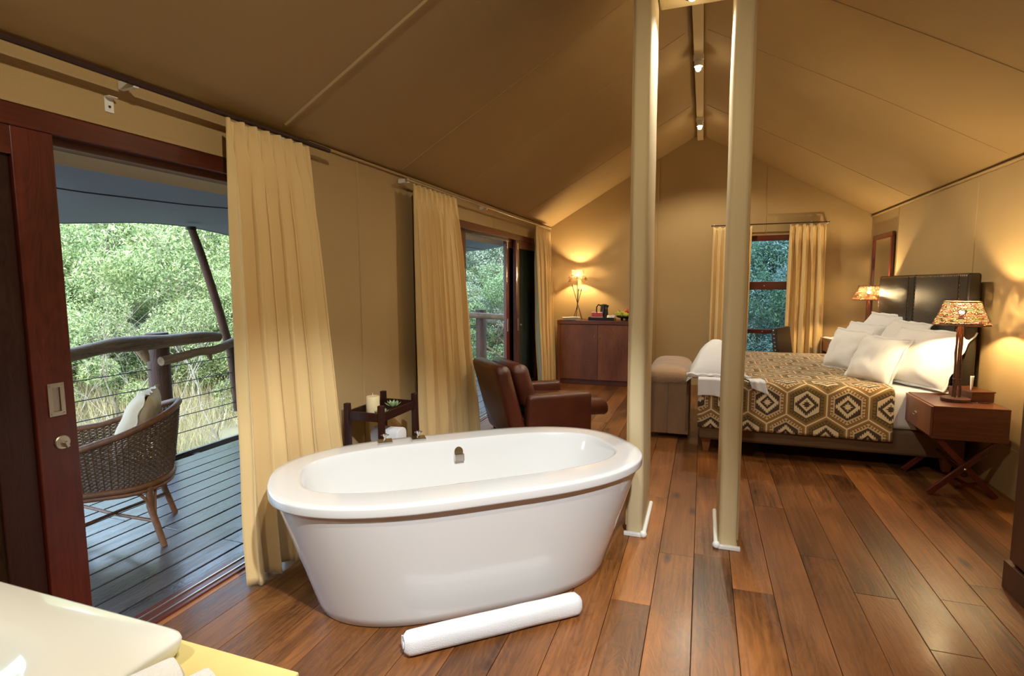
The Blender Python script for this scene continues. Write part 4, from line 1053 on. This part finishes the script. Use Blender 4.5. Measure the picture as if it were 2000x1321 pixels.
for k, z in enumerate((.775, .615, .455, .30, .145)): cable((-4.54, .4, z), (-4.54, 6.5, z), '%s of the long steel cables of the deck railing' % nm_[k])
for k, z in enumerate((.75, .59, .43, .27, .13)): cable((-4.4, 8.80, z), (-2.36, 8.80, z), '%s steel cable of the railing behind the far sliding doors' % nm_[k])
t = thing('leaning_pole', 'slanting wooden pole holding up the awning', 'pole', (-4.55, 4.35, .70))
MB().tube([(0, 0, -.5+.0), (.0, -.05, .1), (.02, -.22, .65), (.02, -.36, 1.10), (.02, -.45, 1.34)], [.045, .042, .040, .037, .034], 12).build('log', 'log', t, smooth=True)
MB().lathe([(.045, 0), (.045, .03)], 14, (.02, -.45, 1.315)).build('cap', 'blackmetal', t, smooth=True)
t = thing('awning', 'grey-blue canvas awning sloping out over the deck', 'awning', (0, 0, 0))
def awn(u, v):
    y = -2.4+11.6*v; x = -2.46-2.30*u; sc = .055*math.cos(2*PI*(y-3.9)/2.9)
    z = 2.36-.34*u + sc*u*u*1.0 - .045*math.sin(PI*u) + .02*noise.noise(Vector((x*.8+y*.6, y*.5, 0)))*math.sin(PI*u)*2 + .012*math.sin(7*x+5*y)*math.exp(-((y-1.7)/.9)**2)*math.sin(PI*u)
    return (x, y, z)
MB().grid(awn, 50, 160).build('canvas', 'awning', t, smooth='full', solid=.006, fix=False)
MB().tube([tuple(Vector(awn(.55, v))+Vector((0, 0, -.005))) for v in np.linspace(0, 1, 80)], .005, 5).build('seam', 'blackmetal', t, smooth=True)
MB().tube([awn(1, v) for v in np.linspace(0, 1, 120)], .010, 6).build('hem', 'awning', t, smooth=True)
fb = MB().box(-2.455, -2.0, 1.985, -2.450, 8.6, 2.33).build('valance', 'canvas', t)

# ------------------------------------------------------------------ wicker armchair on the deck
wc = thing('wicker_armchair', 'rounded wicker tub chair with rattan legs on the deck', 'chair', (-3.32, 2.22, -.02), math.radians(225))
# local +x forward
def plan(s):          # s -1 (right arm front) .. 0 back .. 1 (left arm front)
    a = s*PI*.62; return Vector((-.34*math.cos(a)*(1.0 if abs(s) < .8 else 1.0), .335*math.sin(a)/math.sin(min(PI/2, PI*.62))*1.0)) if abs(s) <= .8 else None
def planpt(s):
    a = abs(s); sg = 1 if s >= 0 else -1
    if a < .55: th = a/.55*PI/2; return Vector((-.10-.26*math.cos(th), sg*.335*math.sin(th)))
    f_ = (a-.55)/.45; return Vector((-.10+.46*f_, sg*(.335-.02*f_)))
def rimz(s): a = abs(s); return .80-.17*min(1, a/.75)**1.4 - .02*max(0, a-.75)/.25
S_ = [(-1+2*i/60) for i in range(61)]
def wpt(s, f_, push=0):
    p = planpt(s); k = .84+.16*f_+.01*math.sin(PI*f_); q = p*k
    d = p.normalized()*push; return (q.x+d.x, q.y+d.y, .37+(rimz(s)-.37)*f_)
sd_ = MB(); rows = 27
for j in range(rows):
    f_ = (j+.5)/rows; N_ = 110
    sd_.tube([wpt(-1+2*i/N_, f_, 0.005*math.cos(PI*i+PI*j)) for i in range(N_+1)], .0046, 4, cap=False)
for i in range(0, 56): s = -1+2*i/55; sd_.tube([wpt(s, 0), wpt(s, .5), wpt(s, 1)], .0042, 4, cap=False)
sd_.build('woven_side', 'wicker', wc, smooth=True, stuff=True)
MB().tube([wpt(s, 1.0) for s in S_], .019, 10).build('rim', 'rattan', wc, smooth=True)
MB().tube([wpt(s, 0.0, .004) for s in S_], .018, 10).build('seat_band', 'rattan', wc, smooth=True)
MB().tube([tuple(Vector(wpt(s, 0.0, -.0))+Vector((0, 0, -.03))) for s in S_], .014, 8).build('seat_band', 'rattan', wc, smooth=True)
MB().rings([[(planpt(s).x*.83, planpt(s).y*.83, z) for s in S_] for z in (.355, .375)]).build('seat', 'wicker', wc)
LG = {}
for sx_, sy_ in ((-1, -1), (-1, 1), (1, -1), (1, 1)):
    tx, ty = sx_*.21, sy_*.23; bx_, by_ = sx_*.27, sy_*.265
    P = [(tx, ty, .36), (tx+.002, ty, .24), ((tx+bx_)/2, (ty+by_)/2, .12), (bx_, by_, 0)]
    MB().tube(P, [.019, .019, .018, .017], 10).build('leg', 'rattan', wc, smooth=True); LG[(sx_, sy_)] = (tx+(bx_-tx)*.35, ty+(by_-ty)*.35, .15)
MB().tube([LG[(-1, -1)], (0, 0, .155), LG[(1, 1)]], .010, 8).build('stretcher', 'rattan', wc, smooth=True)
MB().tube([LG[(-1, 1)], (0, 0, .140), LG[(1, -1)]], .010, 8).build('stretcher', 'rattan', wc, smooth=True)
for a, b in (((-1, -1), (1, -1)), ((-1, -1), (-1, 1)), ((-1, 1), (1, 1))):
    p, q = Vector(LG[a]), Vector(LG[b]); d = (q-p)
    for e1, sg in ((p, 1), (q, -1)):
        MB().tube([tuple(e1+Vector((0, 0, .02))), tuple(e1+d*sg*.06+Vector((0, 0, .12))), tuple(e1+d*sg*.14+Vector((0, 0, .17))), tuple(e1+d*sg*.26+Vector((0, 0, .19)))], .009, 7).build('brace', 'rattan', wc, smooth=True)
cd = math.radians(225); f2 = Vector((math.cos(cd), math.sin(cd), 0))
cc = Vector((-3.32, 2.22, 0)) - f2*.14 + Vector((0, 0, .675))
pillow('cream piped cushion leaning against the back of the wicker chair', tuple(cc), (f2.x*.9, f2.y*.9, .42), (0, 0, 1), .40, .42, .15, 2, 'outdoor_cushion', .006, 'cushion', None)

# ------------------------------------------------------------------ bushland
def gz(x, y):
    d = max(0, -4.5-x, y-9); return -1.15 + .13*min(12, max(0, d-1)) + .15*noise.noise(Vector((x*.2, y*.2, 0)))
g = MB().grid(lambda u, v: (-46+62*u, -22+70*v, gz(-46+62*u, -22+70*v)), 70, 80).build('ground', 'ground', smooth='full', fix=False)
tag(g, 'dry bush ground sloping beyond the deck', kind='structure')
def crown_mesh(name, mat, n, seed, rx=1.5, rz=1.5, leaf=.021, blobs=60, fill=.55):
    r = np.random.default_rng(seed); cen = []
    for _ in range(blobs):
        d = r.normal(size=3); d /= np.linalg.norm(d); q = r.uniform(.3, 1)**.6; cen.append((d[0]*rx*q, d[1]*rx*q, d[2]*rz*q, r.uniform(.28, .62)*rx*.45))
    cen = np.array(cen); k = r.integers(0, blobs, n); d = r.normal(size=(n, 3)); d /= np.linalg.norm(d, axis=1)[:, None]
    c = cen[k, :3] + d*cen[k, 3:4]*(r.uniform(fill, 1, (n, 1)))**.5*np.array([1, 1, .8])
    a = r.normal(size=(n, 3)); a /= np.linalg.norm(a, axis=1)[:, None]; b = np.cross(a, r.normal(size=(n, 3))); b /= np.linalg.norm(b, axis=1)[:, None]
    L = leaf*r.uniform(.6, 1.4, (n, 1)); W_ = L*.32
    v = np.stack([c-a*L, c+b*W_, c+a*L, c-b*W_], 1).reshape(-1, 3)
    me = bpy.data.meshes.new(name); me.vertices.add(4*n); me.vertices.foreach_set('co', v.astype(np.float32).ravel())
    me.loops.add(4*n); me.loops.foreach_set('vertex_index', np.arange(4*n, dtype=np.int32)); me.polygons.add(n)
    me.polygons.foreach_set('loop_start', np.arange(0, 4*n, 4, dtype=np.int32)); me.update(calc_edges=True); me.materials.append(M[mat]); return me
crowns = [crown_mesh('foliage_a', 'leaf1', 85000, 1), crown_mesh('foliage_b', 'leaf1', 85000, 2, 1.7, 1.3, .020), crown_mesh('foliage_c', 'leaf2', 85000, 3), crown_mesh('foliage_d', 'leaf3', 60000, 4, 1.6, 1.4, .019)]
def branches(seed, pale, H=3.0, n=11, spread=1.3, r0=.07):
    rs = random.Random(seed); mb = MB()
    def limb(p, d, L, r, dep):
        P = [Vector(p)]; dd = Vector(d).normalized(); R_ = [r]
        for i in range(6):
            dd = (dd+Vector((rs.uniform(-1, 1), rs.uniform(-1, 1), rs.uniform(-.4, .5)))*.34).normalized(); P.append(P[-1]+dd*L/6); R_.append(r*(1-.13*(i+1)))
        mb.tube(P, R_, 5, cap=False)
        if dep > 0:
            for _ in range(4 if dep > 1 else 3):
                i = rs.randint(2, 5); nd = (dd+Vector((rs.uniform(-1, 1), rs.uniform(-1, 1), rs.uniform(-.4, .9)))*.9).normalized(); limb(P[i], nd, L*rs.uniform(.5, .75), R_[i]*.6, dep-1)
    for k in range(n//4+1): a = rs.uniform(0, 2*PI); limb((0, 0, 0), (math.cos(a)*.4*spread, math.sin(a)*.4*spread, 1), H*rs.uniform(.6, .9), r0*rs.uniform(.6, 1), 3)
    return mb.mesh('trunk', 'palebark' if pale else 'bark')
trunks = [branches(1, False, 2.6, 7, 1.3, .05), branches(2, True, 2.6, 7, 1.4, .035), branches(3, False, 2.4, 7, 1.3, .05), branches(5, True, 2.0, 11, 2.4, .013)]
KIND = [('bright_bush', 'bright green leafy tree'), ('bright_bush', 'spreading yellow-green tree'), ('dark_bush', 'dense dark green tree'), ('grey_bush', 'grey-green thorny tree')]
# (x, y, kind, scale, z-lift, place words)
T_ = []
rs = random.Random(12)
def ring_tree(azpix, dist, kind, sc, lift, words, wide=1.0):
    # azpix: horizontal direction given as a heading (radians left of the room axis)
    x = -dist*math.sin(azpix); y = dist*math.cos(azpix); T_.append((x, y, kind, sc, lift, words, wide))
deg = math.radians
def put(a, dist, kind, sc, lift, words): ring_tree(deg(a), dist, kind, sc, lift, words)
SECT = {45: 'behind the leaning pole beyond the deck', 53: 'right of the log post beyond the deck', 60: 'left of the log post beyond the deck', 68: 'beyond the glass of the first door', 12: 'right in the far sliding doors', 20: 'centre in the far sliding doors', 28: 'left in the far sliding doors', 36: 'beyond the wall between the doors'}
ROWN = ('nearest, ', 'middle row, ', 'tallest, rearmost, ')
for ri, (dist, sc, lift) in enumerate(((12.6, 1.25, 1.4), (15.5, 1.7, 2.5), (19.5, 2.4, 4.2))):
    for ai, a in enumerate((12, 20, 28, 36, 45, 53, 60, 68)):
        if a == 36 and ri == 0: continue
        kd = (3, 2, 3, 1, 0, 1, 0, 3)[ai] if ri != 1 else (2, 3, 2, 0, 1, 0, 2, 0)[ai]
        put(a+rs.uniform(-1.2, 1.2)+(3.5 if ri == 1 else 0), dist*rs.uniform(.94, 1.06)*(1.12 if a < 40 else 1), kd, sc*rs.uniform(.9, 1.15), lift*rs.uniform(.85, 1.1)*(.72 if (a >= 60 and ri == 2) else 1), ROWN[ri]+SECT[a])
for k, (a, dist, w) in enumerate(((-3.5, 13, 'left in the back window'), (-8, 12.5, 'right in the back window'), (1, 15, 'behind the left curtain of the back window'), (-6, 17, 'tallest, in the middle of the back window'), (-12, 14, 'behind the right curtain of the back window'))): put(a, dist, 2 if k % 2 else 3, 1.5+.3*(k == 3), 2.2+(1.2 if k == 3 else 0), w)
for (x, y, kd, sc, lift, words, wide) in T_:
    nm, lab = KIND[kd]; w0, _, w1 = words.partition(', ')
    t = thing('bush_tree', lab+', '+words, 'tree', (x, y, gz(x, y)-.05), rs.uniform(0, 6.28), 'trees of the bush around the tent'); t.scale = (sc, sc, sc)
    o = bpy.data.objects.new('foliage', crowns[kd]); C.objects.link(o); o.parent = t; o.location = (0, 0, lift/sc*.75); o['kind'] = 'stuff'
    o = bpy.data.objects.new('trunk', trunks[kd if kd != 0 else 1]); C.objects.link(o); o.parent = t
    if lift > 2:
        o = bpy.data.objects.new('low_foliage', crowns[(kd+1) % 4]); C.objects.link(o); o.parent = t; o.location = (rs.uniform(-.3, .3), rs.uniform(-.3, .3), .5); o.scale = (1, 1, .5); o['kind'] = 'stuff'
# bare pale thorn shrubs near the railing
for k, (a, dist, sc) in enumerate(((60, 9.4, 1.2), (56, 9.9, 1.3), (53, 9.2, 1.1), (48, 9.6, 1.2), (65, 9.5, 1.2))):
    x, y = -dist*math.sin(deg(a)), dist*math.cos(deg(a))
    o = bpy.data.objects.new('bare_shrub', trunks[3]); C.objects.link(o); o.location = (x, y, gz(x, y)); o.rotation_euler = (0, 0, k*1.9); o.scale = (sc, sc, sc)
    tag(o, 'leafless pale thorn shrub in the grass, '+('left above the wicker chair arm', 'just left of the log post', 'just right of the log post', 'below the leaning pole', 'far left beyond the door stile')[k], 'shrub', 'bare shrubs in the grass')
# pale leaning trunk seen through the far doors
t = thing('leaning_tree', 'pale curving tree trunk seen through the far sliding doors', 'tree', (-6.9, 13.2, gz(-6.9, 13.2)))
MB().tube([(0, 0, 0), (.15, 0, 1.5), (.05, .1, 2.6), (.2, .0, 3.6), (.15, .1, 4.6), (.4, .2, 6)], [.15, .13, .11, .10, .09, .06], 10).build('trunk', 'palebark', t, smooth=True)
MB().tube([(.1, 0, 1.9), (.6, 0, 1.75), (1.2, 0, 1.3), (2.2, 0, 1.1)], [.14, .13, .11, .08], 10).build('limb', 'bark', t, smooth=True)
# dry grass, one object
n = 60000; r = np.random.default_rng(9)
aa = np.radians(r.uniform(14, 88, n)); dd = 5.6+10*r.uniform(0, 1, n)**1.3; gx = -dd*np.sin(aa); gy = dd*np.cos(aa)
clx = np.sin(gx*2.1+1)*np.cos(gy*1.7)+np.sin(gx*.9-gy*1.3); keep = (clx > -.6) & ((gx < -4.75) | (gy > 9.2)); gx, gy = gx[keep], gy[keep]; n = len(gx)
gzv = np.array([gz(a, b) for a, b in zip(gx, gy)])
h = r.uniform(.15, .55, n)*(1+.5*np.sin(gx*1.3+gy)); lx = r.normal(0, .12, n); ly = r.normal(0, .12, n); w_ = .006; ang = r.uniform(0, PI, n)
v = np.stack([np.stack([gx-w_*np.cos(ang), gy-w_*np.sin(ang), gzv-.02], 1), np.stack([gx+w_*np.cos(ang), gy+w_*np.sin(ang), gzv-.02], 1), np.stack([gx+lx, gy+ly, gzv+h], 1)], 1).reshape(-1, 3)
me = bpy.data.meshes.new('dry_grass'); me.vertices.add(3*n); me.vertices.foreach_set('co', v.astype(np.float32).ravel()); me.loops.add(3*n); me.loops.foreach_set('vertex_index', np.arange(3*n, dtype=np.int32))
me.polygons.add(n); me.polygons.foreach_set('loop_start', np.arange(0, 3*n, 3, dtype=np.int32)); me.update(calc_edges=True); me.materials.append(M['grass'])
o = bpy.data.objects.new('dry_grass', me); C.objects.link(o); tag(o, 'dry straw-coloured grass on the ground beyond the railing', 'grass', kind='stuff')
